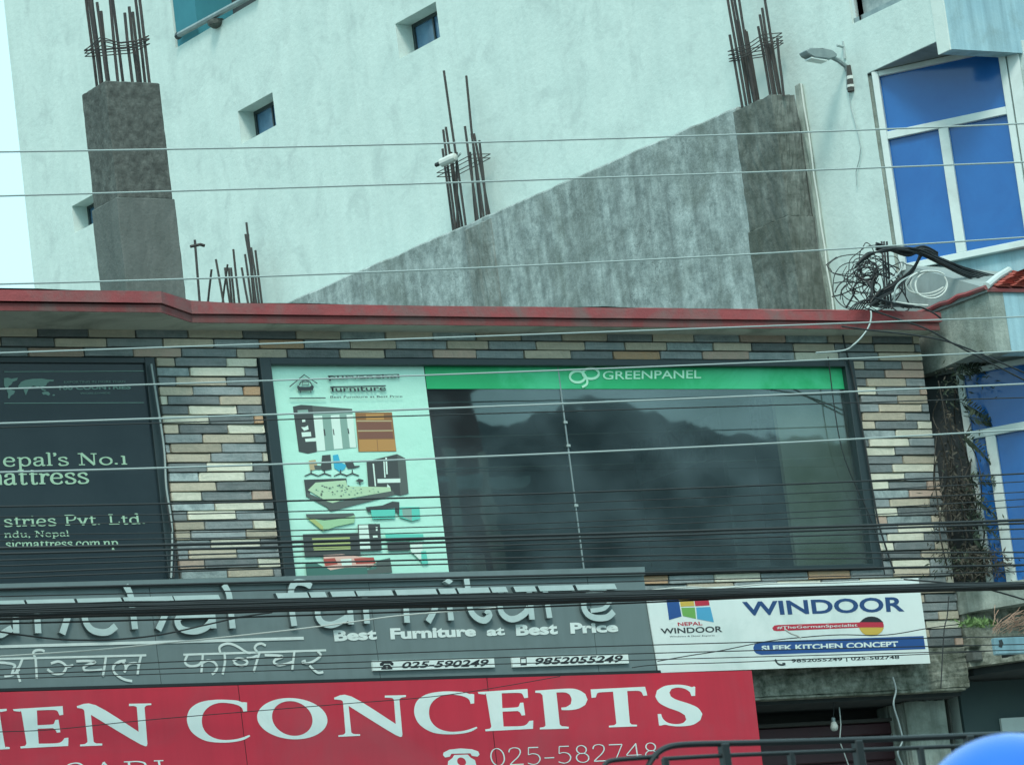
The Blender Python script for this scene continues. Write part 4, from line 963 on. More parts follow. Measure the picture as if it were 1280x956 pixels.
# red kitchen sign
YR = -.20; RP = PY(YR)
rs = thing('red_shop_sign', 'wide red flex sign with large white serif lettering, lowest of the shop signs', 'sign', (-2, 0, 5))
def rtop(x): return 864.5-27*(x-5)/935
for a, b in ((-260, 297), (298, 608), (609, 939.5)):
    q = [(a+.02, rtop(a)), (b, rtop(b)), (b+14+.12*45, rtop(b)+165), (a+14+.12*45+.02, rtop(a)+165)]
    obj('flex_panel', poly(bmesh.new(), RP, q, -.004, .004), M['redflex'], rs)
obj('sign_box', poly(bmesh.new(), RP, [(-260, 873), (938.5, 840), (957, 1000), (-260, 1036)], -.15, .145), M['dframe'], rs)
K5, K6r, K7 = Crop(0, 840, 3.879), Crop(310, 840, 3.879), Crop(620, 830, 3.879)
E_ = [(62,178),(303,163),(306,205),(288,208),(280,190),(262,182),(178,184),(181,256),(250,252),(262,246),(268,230),(283,229),(292,290),(275,292),(268,278),(256,270),(182,273),(187,345),(272,343),(298,335),(312,318),(331,316),(330,356),(100,368),(98,359),(122,355),(128,345),(104,198),(98,190),(66,187)]
N_ = [(372,163),(462,158),(672,288),(663,168),(650,163),(625,163),(625,152),(733,150),(733,158),(710,161),(700,170),(714,346),(680,348),(440,205),(453,335),(465,343),(495,344),(495,354),(388,358),(388,349),(412,346),(424,336),(408,185),(398,176),(374,172)]
C_ = [(1197,190),(1180,192),(1172,172),(1150,158),(1110,149),(1060,148),(1015,165),(985,198),(978,240),(990,280),(1025,312),(1080,327),(1150,322),(1208,303),(1213,309),(1170,330),(1090,340),(1000,332),(935,295),(908,245),(910,200),(930,168),(975,143),(1050,132),(1140,135),(1172,144),(1184,144),(1197,146)]
def ell(cx, cy, rx, ry, tl, n=32): return [(cx+rx*math.cos(2*math.pi*i/n)+tl*math.sin(2*math.pi*i/n), cy+ry*math.sin(2*math.pi*i/n)+4*math.cos(2*math.pi*i/n)) for i in range(n)]
P_ = [(190,127),(350,117),(400,124),(432,143),(443,170),(432,196),(400,214),(360,221),(318,221),(316,209),(340,206),(362,192),(366,168),(356,146),(335,136),(292,136),(308,290),(318,299),(352,302),(352,311),(212,315),(212,306),(232,303),(240,296),(225,150),(215,139),(190,137)]
T_ = [(458,121),(722,108),(733,150),(714,152),(706,136),(690,128),(635,129),(648,282),(657,291),(683,292),(683,300),(547,305),(547,297),(572,294),(583,286),(567,132),(500,136),(488,144),(483,160),(463,162)]
S_ = [(965,152),(947,153),(940,134),(915,118),(880,112),(850,119),(840,136),(846,154),(872,170),(940,192),(980,212),(1000,240),(990,270),(955,292),(900,300),(850,298),(820,292),(800,296),(790,296),(783,240),(800,240),(808,262),(832,282),(870,289),(905,284),(922,268),(915,246),(885,228),(830,208),(790,185),(772,156),(780,126),(820,104),(880,98),(925,103),(948,110),(958,107),(965,109)]
Nb = [(417,122),(500,116),(716,250),(707,132),(697,124),(663,122),(663,112),(765,110),(765,119),(742,123),(733,132),(748,302),(715,303),(487,162),(500,290),(512,298),(543,299),(543,307),(438,312),(438,304),(462,301),(472,292),(460,142),(450,134),(418,131)]
def sh(p, dx, dy): return [(a+dx, b+dy) for a, b in p]
RL = [('E', K5(E_), ()), ('N', K5(N_), ()), ('C', K5(C_), ()), ('O', K6r(ell(214,224,170,100,8)), [K6r(ell(214,223,98,84,7))]), ('N', K6r(Nb), ()), ('C', K6r(sh(C_, -101, -40)), ()),
      ('E', sh(K5(E_), 581, -21.4), ()), ('P', K7(P_), ()), ('T', K7(T_), ()), ('S', K7(S_), ()),
      ('H', K5([(-150,186),(-30,180),(32,176),(32,186),(2,192),(-2,200),(22,350),(30,360),(46,362),(46,371),(-80,378),(-82,368),(-60,362),(-52,354),(-62,282),(-150,286)]), ())]
for n_, p, hs in RL: obj('printed_letter', poly(bmesh.new(), RP, round_poly(p), .001, .0015, holes=[round_poly(h) for h in hs]), M['whiteflex'], rs)
serif('025-582748', [(609,935.5),(823,927.5),(826,948),(612,957)], RP, 9, 4, m=M['whiteflex'], parent=rs)
serif('ITAHARI'.replace('T', 'I').replace('H', 'I') if False else 'SARI', [(78,954),(208,949.5),(212,972),(82,976)], RP, 14, 6, m=M['whiteflex'], parent=rs)
bm = bmesh.new()
poly(bm, RP, K6r([(945,400),(948,388),(975,374),(1030,368),(1085,372),(1115,382),(1122,398),(1112,408),(1085,404),(1078,392),(985,394),(978,408),(955,412)]), .001, .0015)
poly(bm, RP, K6r([(1000,400),(1065,398),(1078,412),(1100,425),(1112,470),(965,475),(970,430),(990,415)]), .001, .0015, holes=[K6r(ell(1035,432,22,20,0,14))]); obj('phone_icon', bm, M['whiteflex'], rs)

# white window-maker sign
YW = -.18; WP = PY(YW)
ws = thing('white_shop_sign', 'white flex sign for windows and kitchens with navy lettering and a coloured window emblem', 'sign', (2.5, 0, 6))
def wq(x0, y0, x1, y1, x2, y2, x3, y3, h0, th, name, m, par=ws): return obj(name, poly(bmesh.new(), WP, [(x0,y0),(x1,y1),(x2,y2),(x3,y3)], h0, th), m, par)
wq(806.5,737,1148,722,1163,828.5,823.5,840.5, -.012, .012, 'flex_sheet', M['whiteflex'])
wq(807,740,1146,725,1160,826,824,838, -.13, .117, 'sign_box', M['dframe'])
K8, K9 = Crop(800, 730, 7.111), Crop(910, 725, 4.923)
bm = {}
for c, p in (('navy2',[(228,95),(335,95),(368,285),(258,316)]), ('pr_yellow',[(345,95),(465,95),(484,192),(362,198)]), ('pr_red',[(475,95),(600,95),(618,186),(492,194)]), ('pr_green',[(366,208),(486,205),(497,306),(380,280)]), ('pr_cyan',[(498,205),(624,200),(656,336),(508,308)])):
    obj('emblem_field', poly(bmesh.new(), WP, K8(p), .0005, .0015), M[c], ws)
W2 = M['navy']
text_mesh('NEPAL', K8([(332,338),(550,330),(555,362),(338,370)]), WP, .0005, .0015, .02, m=M['pr_red'], parent=ws)
text_mesh('WINDOOR', K8([(180,392),(728,370),(732,424),(188,440)]), WP, .0005, .0015, .02, m=M['blackprint'], parent=ws)
text_mesh('Windows & Door Experts', K8([(262,458),(662,446),(662,464),(262,474)]), WP, .0005, .0015, 0, m=M['blackprint'], parent=ws)
text_mesh('WINDOOR', K9([(85,132),(1078,100),(1086,192),(100,218)]), WP, .0005, .0015, .025, m=M['navy'], parent=ws)
bm = bmesh.new(); poly(bm, WP, K9([(272,292),(285,278),(310,274),(810,258),(952,255),(958,285),(820,290),(300,312),(280,308)]), .0005, .001); obj('red_pill', bm, M['pr_red'], ws)
cx, cy = 882, 282
def sect(y0, y1): 
    pts = []
    for i in range(25):
        t = math.pi*2*i/24; pts.append((cx+76*math.cos(t), max(y0, min(y1, cy+60*math.sin(t)))))
    return pts
for y0, y1, c in ((222, 257.5, 'pr_black'), (258, 290, 'pr_red'), (290.5, 342, 'pr_yellow')): obj('flag_band', poly(bmesh.new(), WP, K9([(a, b) for a, b in sect(y0, y1)]), .0017+.0003*y0/100, .0005), M[c], ws)
text_mesh('#TheGermanSpecialist', K9([(300,283),(795,266),(795,289),(300,304)]), WP, .0025, .0006, .01, m=M['whiteflex'], parent=ws)
bm = bmesh.new(); poly(bm, WP, K9([(155,415),(165,388),(190,377),(1203,342),(1214,422),(205,458),(175,450),(160,435)]), .0005, .001); obj('blue_pill', bm, M['navy2'], ws)
text_mesh('SLEEK KITCHEN CONCEPT', K9([(204,402),(1045,374),(1047,410),(208,434)]), WP, .002, .0006, .035, m=M['whiteflex'], parent=ws)
text_mesh('9852055249 | 025-582748', K9([(388,484),(1053,462),(1055,488),(390,512)]), WP, .0005, .001, .02, m=M['blackprint'], parent=ws)
bm = bmesh.new(); stroke_px(bm, WP, K9([(292,494),(306,512),(328,520),(348,516)]), 2.2, .0005); stroke_px(bm, WP, K9([(288,488),(300,500)]), 3, .0012, smooth=False); stroke_px(bm, WP, K9([(334,514),(352,514)]), 3, .0018, smooth=False); obj('phone_icon', bm, M['blackprint'], ws)

# ================================================================== LOWER STOREY UNDER THE SIGNS
ZBB = U(1000, 869, 1, 0).z
obj('lower_beam', rough_box(1.6, 4.36, .0, .28, ZBB, 5.70, 14, .006), M['mossy'], bb, label='mossy stained concrete beam under the white sign')
obj('beam_lip', B(1.6, 4.30, -.008, .10, ZBB-.022, ZBB-.002, .004), M['mossy'], bb)
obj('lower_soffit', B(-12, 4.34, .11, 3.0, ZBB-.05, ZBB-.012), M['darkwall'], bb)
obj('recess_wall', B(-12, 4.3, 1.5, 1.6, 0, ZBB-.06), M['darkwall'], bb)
M['maroon'] = mat('maroon shutter', (.06,.022,.03), (.045,.018,.024), 3, .5)
sx0, sx1 = U(955, 940, 1, .55).x, U(1135, 940, 1, .55).x; sz = U(1040, 906, 1, .55).z
for i in range(7): obj('shutter_slat', B(sx0-.6, sx1, .53, .56, sz-.11*(i+1)+.006, sz-.11*i, .012), M['maroon'], bb)
obj('shutter_box', B(1.6, sx1+.05, .50, .75, sz+.003, ZBB-.16), M['roomdark'], bb)
cx0, cx1 = U(1135, 910, 1, .3).x, U(1186, 910, 1, .3).x
obj('lower_column', rough_box(cx0, cx1, .3, .7, 0.14, ZBB-.052, 18, .006), M['dirty_pale'], bb)
obj('ground_wall', B(-12, 1.6, .1, .3, .14, 4.9), M['darkwall'], bb)
# bulb on a cord
pbz = U(1042, 903, 1, .15)
bt = thing('light_bulb', 'small unlit white bulb hanging below the mossy beam right of the red sign', 'bulb', pbz)
obj('bulb_glass', lathe(bmesh.new(), pbz-Vector((0,0,.04)), [(.005,-.03),(.022,-.026),(.034,-.005),(.034,.012),(.026,.035),(.018,.05)], 14), M['cable_w'], bt, smooth=True)
obj('bulb_cap', lathe(bmesh.new(), pbz+Vector((0,0,.012)), [(.017,0),(.018,.03),(.008,.036)], 10), M['galv'], bt)
obj('cord', tube(bmesh.new(), [pbz+Vector((0,0,.045)), pbz+Vector((.02,0,.10)), Vector((pbz.x+.03, pbz.y, ZBB-.05))], .004, 5), M['cable_d'], bt)

# small pale blue box on the ledge wall, grey box below
pb0 = U(1246, 800, 1, -.95)
bx = thing('ledge_box', 'small pale blue metal box with a dark mark beside the mossy ledge at the right', 'box', pb0)
zq0, zq1 = U(1262, 817, 1, -.95).z, U(1262, 796, 1, -.95).z; xq0 = U(1244, 806, 1, -.95).x
obj('box_body', B(xq0, xq0+.9, -.95, -.90, zq0, zq1, .008), M['paleblue'], bx)
obj('dark_mark', poly(bmesh.new(), PY(-.95), [(1248,800),(1252,799),(1254,804),(1252,809),(1248,808),(1249,804)], .002, .002), M['blackprint'], bx)
obj('bracket', B(xq0+.35, xq0+.39, -.899, -.6, zq0+.02, zq0+.06), M['blackmetal'], bx)
pb1 = U(1252, 905, 1, -.3)
hx = thing('wall_hoarding', 'dull green board under the ledge at the lower right', 'board', pb1)
g0 = U(1195, 850, 1, .35); g1 = U(1290, 945, 1, .35)
M['greyteal'] = mat('dull teal board', (.04,.075,.08), (.05,.09,.09), 2, .7)
obj('board_sheet', B(g0.x+.02, g1.x+.6, .35, .38, g1.z-.5, 5.44), M['greyteal'], hx)
obj('pale_panel', B(U(1251, 910, 1, .34).x, g1.x+.6, .32, .345, g1.z-.5, U(1262, 897, 1, .34).z), M['wframe'], hx)

# ================================================================== STREET LAMP ON THE WHITE WALL
lm = U(1060, 95, 0, XW); YL = lm.y
LPp = PY(YL)
sl_ = thing('street_lamp', 'grey arm street lamp bracketed to the white wall left of the upper blue window', 'lamp', lm)
def L3(px, py, dy=0): p = U(px, py, 1, YL); p.y += dy; return p
bm = bmesh.new()
hd = [L3(1003, 65), L3(1006, 70), L3(1014, 74), L3(1032, 76), L3(1041, 73.5), L3(1042, 70), L3(1036, 65), L3(1024, 62.5), L3(1008, 62.5)]
prism(bm, [p+Vector((0, -.06, 0)) for p in hd], (0, .12, 0)); bmesh.ops.bevel(bm, geom=bm.edges[:], offset=.006, segments=1, affect='EDGES')
obj('lamp_head', bm, M['galv'], sl_)
obj('lamp_lens', prism(bmesh.new(), [L3(1010, 73)+Vector((0,-.05,-.002)), L3(1030, 76.6)+Vector((0,-.05,-.002)), L3(1030, 76.6)+Vector((0,.05,-.002)), L3(1010, 73)+Vector((0,.05,-.002))], (0, 0, -.012)), M['whiteflex'], sl_)
obj('arm', tube(bmesh.new(), [L3(1038, 71), L3(1048, 76), L3(1057, 83), L3(1060, 90), L3(1061, 112)], .022, 8), M['galv'], sl_)
obj('wall_tube', tube(bmesh.new(), [L3(1060, 84, -.03), L3(1061.5, 116, -.03)], .034, 8), M['roomdark'], sl_)
obj('clamp_band', tube(bmesh.new(), [L3(1061, 97, -.03), L3(1061.2, 101, -.03)], .039, 8), M['cable_w'], sl_)
obj('clamp_band', tube(bmesh.new(), [L3(1061.2, 108, -.03), L3(1061.4, 111, -.03)], .039, 8), M['cable_w'], sl_)
obj('insulator', tube(bmesh.new(), [L3(1054, 52), L3(1055, 62), L3(1056, 74)], .012, 6), M['cable_l'], sl_)
obj('cross_bar', tube(bmesh.new(), [L3(1046, 57), L3(1058, 60)], .012, 6), M['cable_l'], sl_)
wpts = [(1062,116),(1063,132),(1068,150),(1073,168),(1076,185),(1074,200),(1070,215),(1071,232)]
dw = obj('dangling_wire', tube(bmesh.new(), [U(a, b, 0, XW-.02)+Vector((0,0,0)) for a, b in wpts], .005, 5), M['cable_l'])
tag(dw, 'thin loose wire dangling down the white wall under the street lamp', 'wire')

# ================================================================== CABLES
def cable(pts, r, m, lab, grp, ydep=(-.9, -1.7), n=26, wig=0.0):
    """span drawn through photo points as a hanging cable at real depth in front of the facade"""
    (x0, y0), (x1, y1), (x2, y2) = pts
    P = []
    for i in range(n+1):
        x = -330+ (1620+330)*i/n
        y = y0*(x-x1)*(x-x2)/((x0-x1)*(x0-x2)) + y1*(x-x0)*(x-x2)/((x1-x0)*(x1-x2)) + y2*(x-x0)*(x-x1)/((x2-x0)*(x2-x1))
        d = ydep[0]+(ydep[1]-ydep[0])*i/n
        p = U(x, y+(random.uniform(-wig, wig) if wig else 0), 1, d); P.append(p)
    o = obj('overhead_cable', tube(bmesh.new(), smooth_pts(P, 2) if wig else P, r, 6), m); tag(o, lab, 'cable', grp); return o
gl, gd, gb_ = 'pale overhead wires strung across the front', 'thin black wires crossing the windows and signs', 'black cables of the thick bundle over the signs'
for (a, b, c, r, lab) in [(190,177,155,.0085,'topmost pale wire, crossing the white building above the dark column joint'),(245,226,203,.0085,'second pale wire from the top, crossing the small left window level'),(355,333,297,.0085,'third pale wire, passing just above the red parapet at the left'),
                    (441,419,396,.0075,'pale wire crossing the top rows of stone tiles'),(486,465,439,.0075,'pale wire crossing the green banner strip'),(529,507,480,.009,'pale wire passing just under the green banner'),(590,569,537,.009,'lowest pale wire, through the lettering of the black window')]:
    cable([(5,a),(640,b),(1275,c)], r*.85, M['cable_l'], lab, gl, (-.8, -1.6))
WLAB = ['thin dark wire just below the pale wire that follows the green banner', 'thin black wire passing between the two blocks of lettering on the black window', 'thin black wire just below the wire between the two blocks of lettering', 'black wire crossing the company name lettering of the black window', 'thin black wire crossing the lower edge of the company name lettering',
        'thin black wire crossing the small town lettering of the black window', 'thickest black cable crossing the lower part of the dark window', 'second thick black cable, right under the thickest one across the window', 'black wire just below the pair of thick window cables', 'thin black wire crossing the red cushions of the poster', 'black wire along the foot of the dark window', 'lowest black wire on the windows, just above the grey sign']
for k, (a, b, c, r) in enumerate([(534,516,497,.005),(633,618,592,.0075),(646,631,602,.0045),(656,641,615,.0045),(668,655,624,.0045),(676,662,633,.0045),(685,670,650,.013),(692,675,654,.010),(700,681,661,.0065),(707,688,673,.006),(716,697,690,.007),(722,703,697,.006)]):
    cable([(5,a),(640,b),(1275,c)], r, M['cable_d'], WLAB[k], gd if r < .009 else 'thick black cables across the lower windows', (-.7-.03*k, -1.5-.03*k))
SLAB = ['black cable along the top rail of the grey sign', 'thin black wire between the top rail and the head bars of the letters', 'black cable crossing the lower ends of the raised letters', 'thin black wire crossing the first stroke row of the painted lettering', 'thin black wire just above the two phone number plates', 'thin black wire crossing the feet of the painted lettering']
for k, (a, b, c, r) in enumerate(((736,720,706,.010),(745,730,714,.005),(779,759.5,729.5,.007),(836,811,795,.0045),(843,821,805,.0045),(848,829,812,.004))):
    cable([(5,a),(640,b),(1275,c)], r, M['cable_d'], SLAB[k], 'thin black wires across the shop signs', (-.6, -1.3))
bt0 = [(764+8*t, 748+6*t, 731+3.5*t) for t in (-1, -.72, -.45, -.1, .3, .7, -.58, .12, 1.05)]
BLAB = ['uppermost black cable of the bundle over the raised letters', 'second cable from the top of the bundle over the raised letters', 'upper middle cable of the bundle over the raised letters', 'middle cable of the bundle over the raised letters', 'lower middle cable of the bundle over the raised letters', 'second lowest cable of the bundle over the raised letters', 'thicker cable in the upper half of the bundle over the raised letters', 'cable wandering in the lower half of the bundle over the raised letters', 'lowest cable, hanging just clear beneath the bundle over the raised letters']
for k, (a, b, c) in enumerate(bt0):
    cable([(5,a+random.uniform(-1,1)),(640,b+random.uniform(-.6,.6)),(1275,c+random.uniform(-.6,.6))], .0072+.0022*(k % 3), M['cable_d'], BLAB[k], gb_, (-.62-.035*(k % 4), -1.3-.035*(k % 4)), 40, .5)
def span_px(pts, r, m, lab, cat='cable', yy=-.5, name='loose_cable', grp=None):
    P = smooth_pts([Vector(U(a, b, 1, yy)) for a, b in pts], 6)
    o = obj(name, tube(bmesh.new(), P, r, 6), m); tag(o, lab, cat, grp); return o
span_px([(-60,780),(5,790),(25,793),(80,799),(140,799),(200,793),(260,780),(300,771),(340,765)], .007, M['cable_d'], 'black cable sagging below the bundle at the left end of the grey sign', yy=-.55)
span_px([(-60,822),(5,819.5),(60,816),(130,811),(210,803),(300,794),(380,785),(440,777),(500,769),(560,764),(620,759)], .006, M['cable_w'], 'thin white wire slanting over the painted underline of the grey sign', yy=-.50)
span_px([(-40,916),(5,914),(70,911),(200,898),(420,880),(560,868),(700,845)], .0035, M['cable_d'], 'hair thin dark wire slanting across the red sign', yy=-.4)
span_px([(822,826),(862,819),(900,813),(960,801),(1005,796),(1050,793),(1110,793),(1180,782),(1300,770)], .0045, M['cable_d'], 'dark wire sagging across the white sign from its lower left', yy=-.45)
span_px([(790,834),(820,830.5),(900,828),(960,825.6),(1160,817),(1300,810)], .004, M['cable_d'], 'dark wire crossing the phone numbers of the white sign', yy=-.5)
span_px([(981,786),(988,791),(996,794),(1001,797)], .008, M['cable_w'], 'short white wire end in front of the white sign', yy=-.47)
span_px([(790,741),(818,737),(860,733.5),(900,735),(960,729.5),(1040,728),(1140,723.5)], .007, M['cable_w'], 'pale wire lying along the top edge of the white sign', yy=-.5)
# tangle of coiled cables on the parapet corner
TY = -.15
tg = thing('cable_tangle', 'tangled coils of black cable on the parapet corner beside the little canopy', 'cable coil', U(1090, 385, 1, TY))
r3 = random.Random(5)
def loop_px(cx, cy, rx, ry, rot, turns, yy, r, par, m, nm='cable_loop', jit=.12):
    pts = []; n = int(16*turns); ph = r3.uniform(0, 6.28)
    for i in range(n+1):
        t = ph+2*math.pi*i/16; k = 1+r3.uniform(-jit, jit)*.6
        a, b = rx*math.cos(t)*k, ry*math.sin(t)*k
        pts.append(U(cx+a*math.cos(rot)-b*math.sin(rot), cy+a*math.sin(rot)+b*math.cos(rot), 1, yy+.06*math.sin(t*.7)+.02*i/16))
    return obj(nm, tube(bmesh.new(), smooth_pts(pts, 3), r, 5), m, par)
for i in range(26):
    loop_px(1087+r3.uniform(-20, 26), 345+r3.uniform(-20, 22), r3.uniform(9, 36), r3.uniform(9, 34), r3.uniform(-.9, .3), r3.uniform(.45, 1.2), TY+r3.uniform(-.1, .1), r3.choice((.0035, .0045, .006)), tg, M['cable_d'])
for i in range(5): loop_px(1084+r3.uniform(-4, 6), 339+r3.uniform(-5, 5), r3.uniform(8, 16), r3.uniform(7, 13), 0, 1.3, TY-.1, .006, tg, M['cable_d'])
def tw(pts, r=.007, yy=TY, m='cable_d', par=tg, nm='cable_strand'):
    return obj(nm, tube(bmesh.new(), smooth_pts([U(a, b, 1, yy+r3.uniform(-.03, .03)) for a, b in pts], 5), r, 5), M[m], par)
for k in range(7): tw([(1068+k, 335-k*1.5), (1085, 322-k), (1102, 312+k*.6), (1125, 309+k*.6), (1150, 312+k*1.1), (1180, 324+k*1.5), (1215, 337+k*2), (1300, 358+k*3)], .0085 if k % 2 else .006, TY-.35)
for k in range(5): tw([(1095, 304+k*2), (1112, 309+k), (1135, 312+k*2), (1155, 308+k), (1172, 316+k)], .010, TY-.3)
for k in range(6): tw([(1150+k, 309+k), (1148, 322+k), (1138, 338+k*1.4), (1118, 353+k*2), (1098, 365+k*2), (1088, 378+k)], .007, TY-.25)
for x_ in (1107, 1110.5, 1104): tw([(x_-2, 302), (x_, 330), (x_+2, 360), (x_+4, 386)], .009, TY-.2)
tw([(1040,371),(1052,368),(1066,362),(1085,355)], .006); tw([(1058,384),(1064,374),(1068,365),(1062,361)], .009); tw([(1043,354),(1058,352),(1075,354),(1095,352)], .005)
for k in range(5): tw([(1085+k*2, 352), (1090, 362+k), (1088+k, 372), (1094+k, 382)], .013, TY-.15)
for k in range(6): tw([(1062+k*3, 387), (1072+k*3, 378-k), (1092, 373+k*2), (1110+k*4, 378+k), (1130+k*5, 385)], .006, TY-.2)
tw([(1092,372),(1110,377),(1130,381),(1150,384),(1168,392),(1178,400)], .008, TY-.5); tw([(1120,378),(1140,381),(1160,382)], .011, TY-.5, 'cable_w')
for k in range(3): loop_px(1158+k*3, 353+k*1.5, 26-k*3, 14+k*1.5, -.15, .85, -.72, .008, tg, M['cable_w'], 'white_cable_loop', .03)
tw([(1118,378),(1119,362),(1126,352),(1140,344),(1150,338)], .008, -.7, 'cable_l'); tw([(1112,350),(1121,344),(1128,334),(1129,327)], .008, TY-.35, 'cable_l')
tw([(1088,386),(1089,396),(1086,408),(1078,420),(1068,430),(1055,438),(1020,441)], .008, -.42, 'cable_l', None, 'loose_cable')
lc = [o for o in bpy.data.objects if o.name.startswith('loose_cable') and 'label' not in o][0]; tag(lc, 'pale cord hanging over the parapet from the cable tangle onto the tiles', 'cable')
for q, r, lab in (([(1052,405),(1056,432),(1066,470),(1075,520),(1082,560),(1092,620),(1100,660),(1118,716)], .008, 'dark cable running down the tiles beside the right window frame'), ([(1035,446),(1052,560),(1085,640),(1098,676),(1106,718)], .005, 'thin dark cable slanting down over the right window frame'),
                  ([(189,455),(196,500),(205,560),(208,610),(215,660),(214,722)], .008, 'grey cable running down the edge of the black printed window'), ([(206,620),(212,650),(219,690),(217,722)], .007, 'second thin cable at the lower edge of the black printed window')):
    span_px(q, r, M['cable_l'] if 'grey' in lab else M['cable_d'], lab, yy=-.05)
for q, lab in (([(1052,408),(1090,413),(1150,420),(1200,432),(1290,470)], 'dark wire running from the tangle under the lower slab'), ([(1085,386),(1120,398),(1160,412),(1200,434),(1290,480)], 'dark wire drooping past the side of the lower slab'), ([(1130,724),(1180,728),(1230,735),(1290,752)], 'wire curving over the pale ledge')):
    span_px(q, .007, M['cable_d'], lab, yy=-1.0)
span_px([(1186,745),(1184,770),(1180,790),(1176,860)], .005, M['cable_d'], 'thin wire hanging down beside the right edge of the white sign', yy=-.3)
span_px([(1116,846),(1120,862),(1117,880),(1124,905),(1128,925),(1122,940),(1128,956)], .009, M['galv'], 'twisted grey cord hanging from the mossy beam beside the lower column', yy=-.12)
span_px([(1049,884),(1051,905),(1050,925),(1055,940),(1062,960)], .005, M['cable_l'], 'thin cord trailing down beside the hanging bulb', yy=.1)

# ================================================================== DRY CREEPER AND WEEDS
rv = random.Random(11)
M['twig'] = mat('dry twig', (.03,.03,.025), (.06,.056,.045), 20, .9, rnd=.2)
M['deadleaf'] = mat('dry brown leaves', (.04,.04,.032), (.085,.08,.06), 18, .9)
M['darkleaf'] = mat('dark green leaves', (.025,.045,.03), (.05,.075,.045), 18, .8)
M['weed'] = mat('green weeds', (.10,.20,.06), (.16,.27,.10), 18, .8)
cr = thing('dry_creeper', 'dead brown creeper hanging in the gap between the tiled pier and the lower blue window', 'climbing plant', U(1200, 720, 1, -.2))
def leaf(bm, p, L_, d=None):
    d = d or Vector((rv.uniform(-1, 1), rv.uniform(-1, 1), rv.uniform(-1.2, .5))).normalized()
    s_ = d.cross(Vector((rv.uniform(-1, 1), rv.uniform(-1, 1), rv.uniform(-1, 1)))).normalized()*L_*.13
    a, b, c, e = p, p+d*L_*.5+s_, p+d*L_, p+d*L_*.5-s_
    bm.faces.new([bm.verts.new(q) for q in (a, b, c, e)])
for i in range(17):
    x0 = rv.uniform(1166, 1215); y0 = rv.uniform(470, 600); pts = [(x0, y0)]
    for k in range(4): x0 += rv.uniform(-8, 14); y0 += rv.uniform(18, 46); pts.append((x0, y0))
    obj('stem', tube(bmesh.new(), smooth_pts([U(a, b, 1, -.12+rv.uniform(-.15, .15)) for a, b in pts], 3), rv.uniform(.004, .009), 5), M['twig'], cr)
for nm, m_, blobs in (('dead_leaves', 'deadleaf', [(1198,622,26,30,620),(1215,692,34,14,420),(1245,702,22,12,260),(1188,560,14,60,150),(1180,500,10,40,50),(1225,715,50,8,330),(1172,660,10,50,60)]), ('dark_leaves', 'darkleaf', [(1222,640,22,30,150),(1215,560,22,36,60),(1225,470,34,26,90),(1190,480,20,30,120),(1205,700,40,20,260),(1238,655,18,26,60)])):
    bm = bmesh.new()
    for cx_, cy_, rx_, ry_, n_ in blobs:
        for i in range(n_):
            a = rv.gauss(0, .5); b = rv.gauss(0, .5); p = U(cx_+rx_*a, cy_+ry_*b, 1, -.15+rv.uniform(-.22, .22)); leaf(bm, p, rv.uniform(.025, .075))
    obj(nm, bm, M[m_], cr, kind='stuff')
# sprays of feathery leaves across the blue panes, upper ones added for leaf shadows
for (x, y, dx, dy) in ((1190,470,50,-22),(1196,500,48,20),(1200,540,40,30),(1200,610,46,26),(1205,600,52,-6),(1208,640,40,22),(1212,665,30,30),(1205,520,46,4),(1195,455,60,4)):
    bm = bmesh.new(); prev = None; P = []
    for i in range(9):
        t = i/8; P.append(U(x+dx*t, y+dy*t+10*t*t, 1, -.25+.1*t))
    tube(bm, P, .004, 4)
    for i, p in enumerate(P[1:]):
        for s_ in (-1, 1):
            d = (P[min(i+1, 8)]-P[max(i-1, 0)]).normalized(); q = Vector((0, 0, s_))*.7+d*.8; leaf(bm, p, .12*(1-.06*i), q.normalized()); leaf(bm, p+d*.03, .10*(1-.06*i), q.normalized())
    obj('leaf_shadow_spray', bm, M['darkleaf'], cr)
wd = thing('weeds', 'small green weeds and dry grass growing on the stained ledge at the right', 'weeds', U(1225, 780, 1, -.5))
bm = bmesh.new()
for i in range(150):
    x = rv.gauss(1222, 11); p = U(x, 781+rv.uniform(-3, 4), 1, -.6+rv.uniform(-.1, .1)); leaf(bm, p, rv.uniform(.04, .10), Vector((rv.uniform(-1, 1), rv.uniform(-.6, .6), rv.uniform(.1, 1))).normalized())
obj('green_leaves', bm, M['weed'], wd, kind='stuff')
bm = bmesh.new()
for i in range(70):
    x = rv.uniform(1240, 1285); p = U(x, 785+rv.uniform(-8, 8), 1, -.75+rv.uniform(-.1, .1)); q = p+Vector((rv.uniform(.05, .3), rv.uniform(-.1, .1), rv.uniform(0, .16))); tube(bm, [p, (p+q)/2+Vector((0, 0, .02)), q], .003, 3)
M['drygrass'] = mat('reddish dry grass', (.30,.18,.13), (.40,.30,.22), 20, .9)
obj('dry_grass', bm, M['drygrass'], wd, kind='stuff')

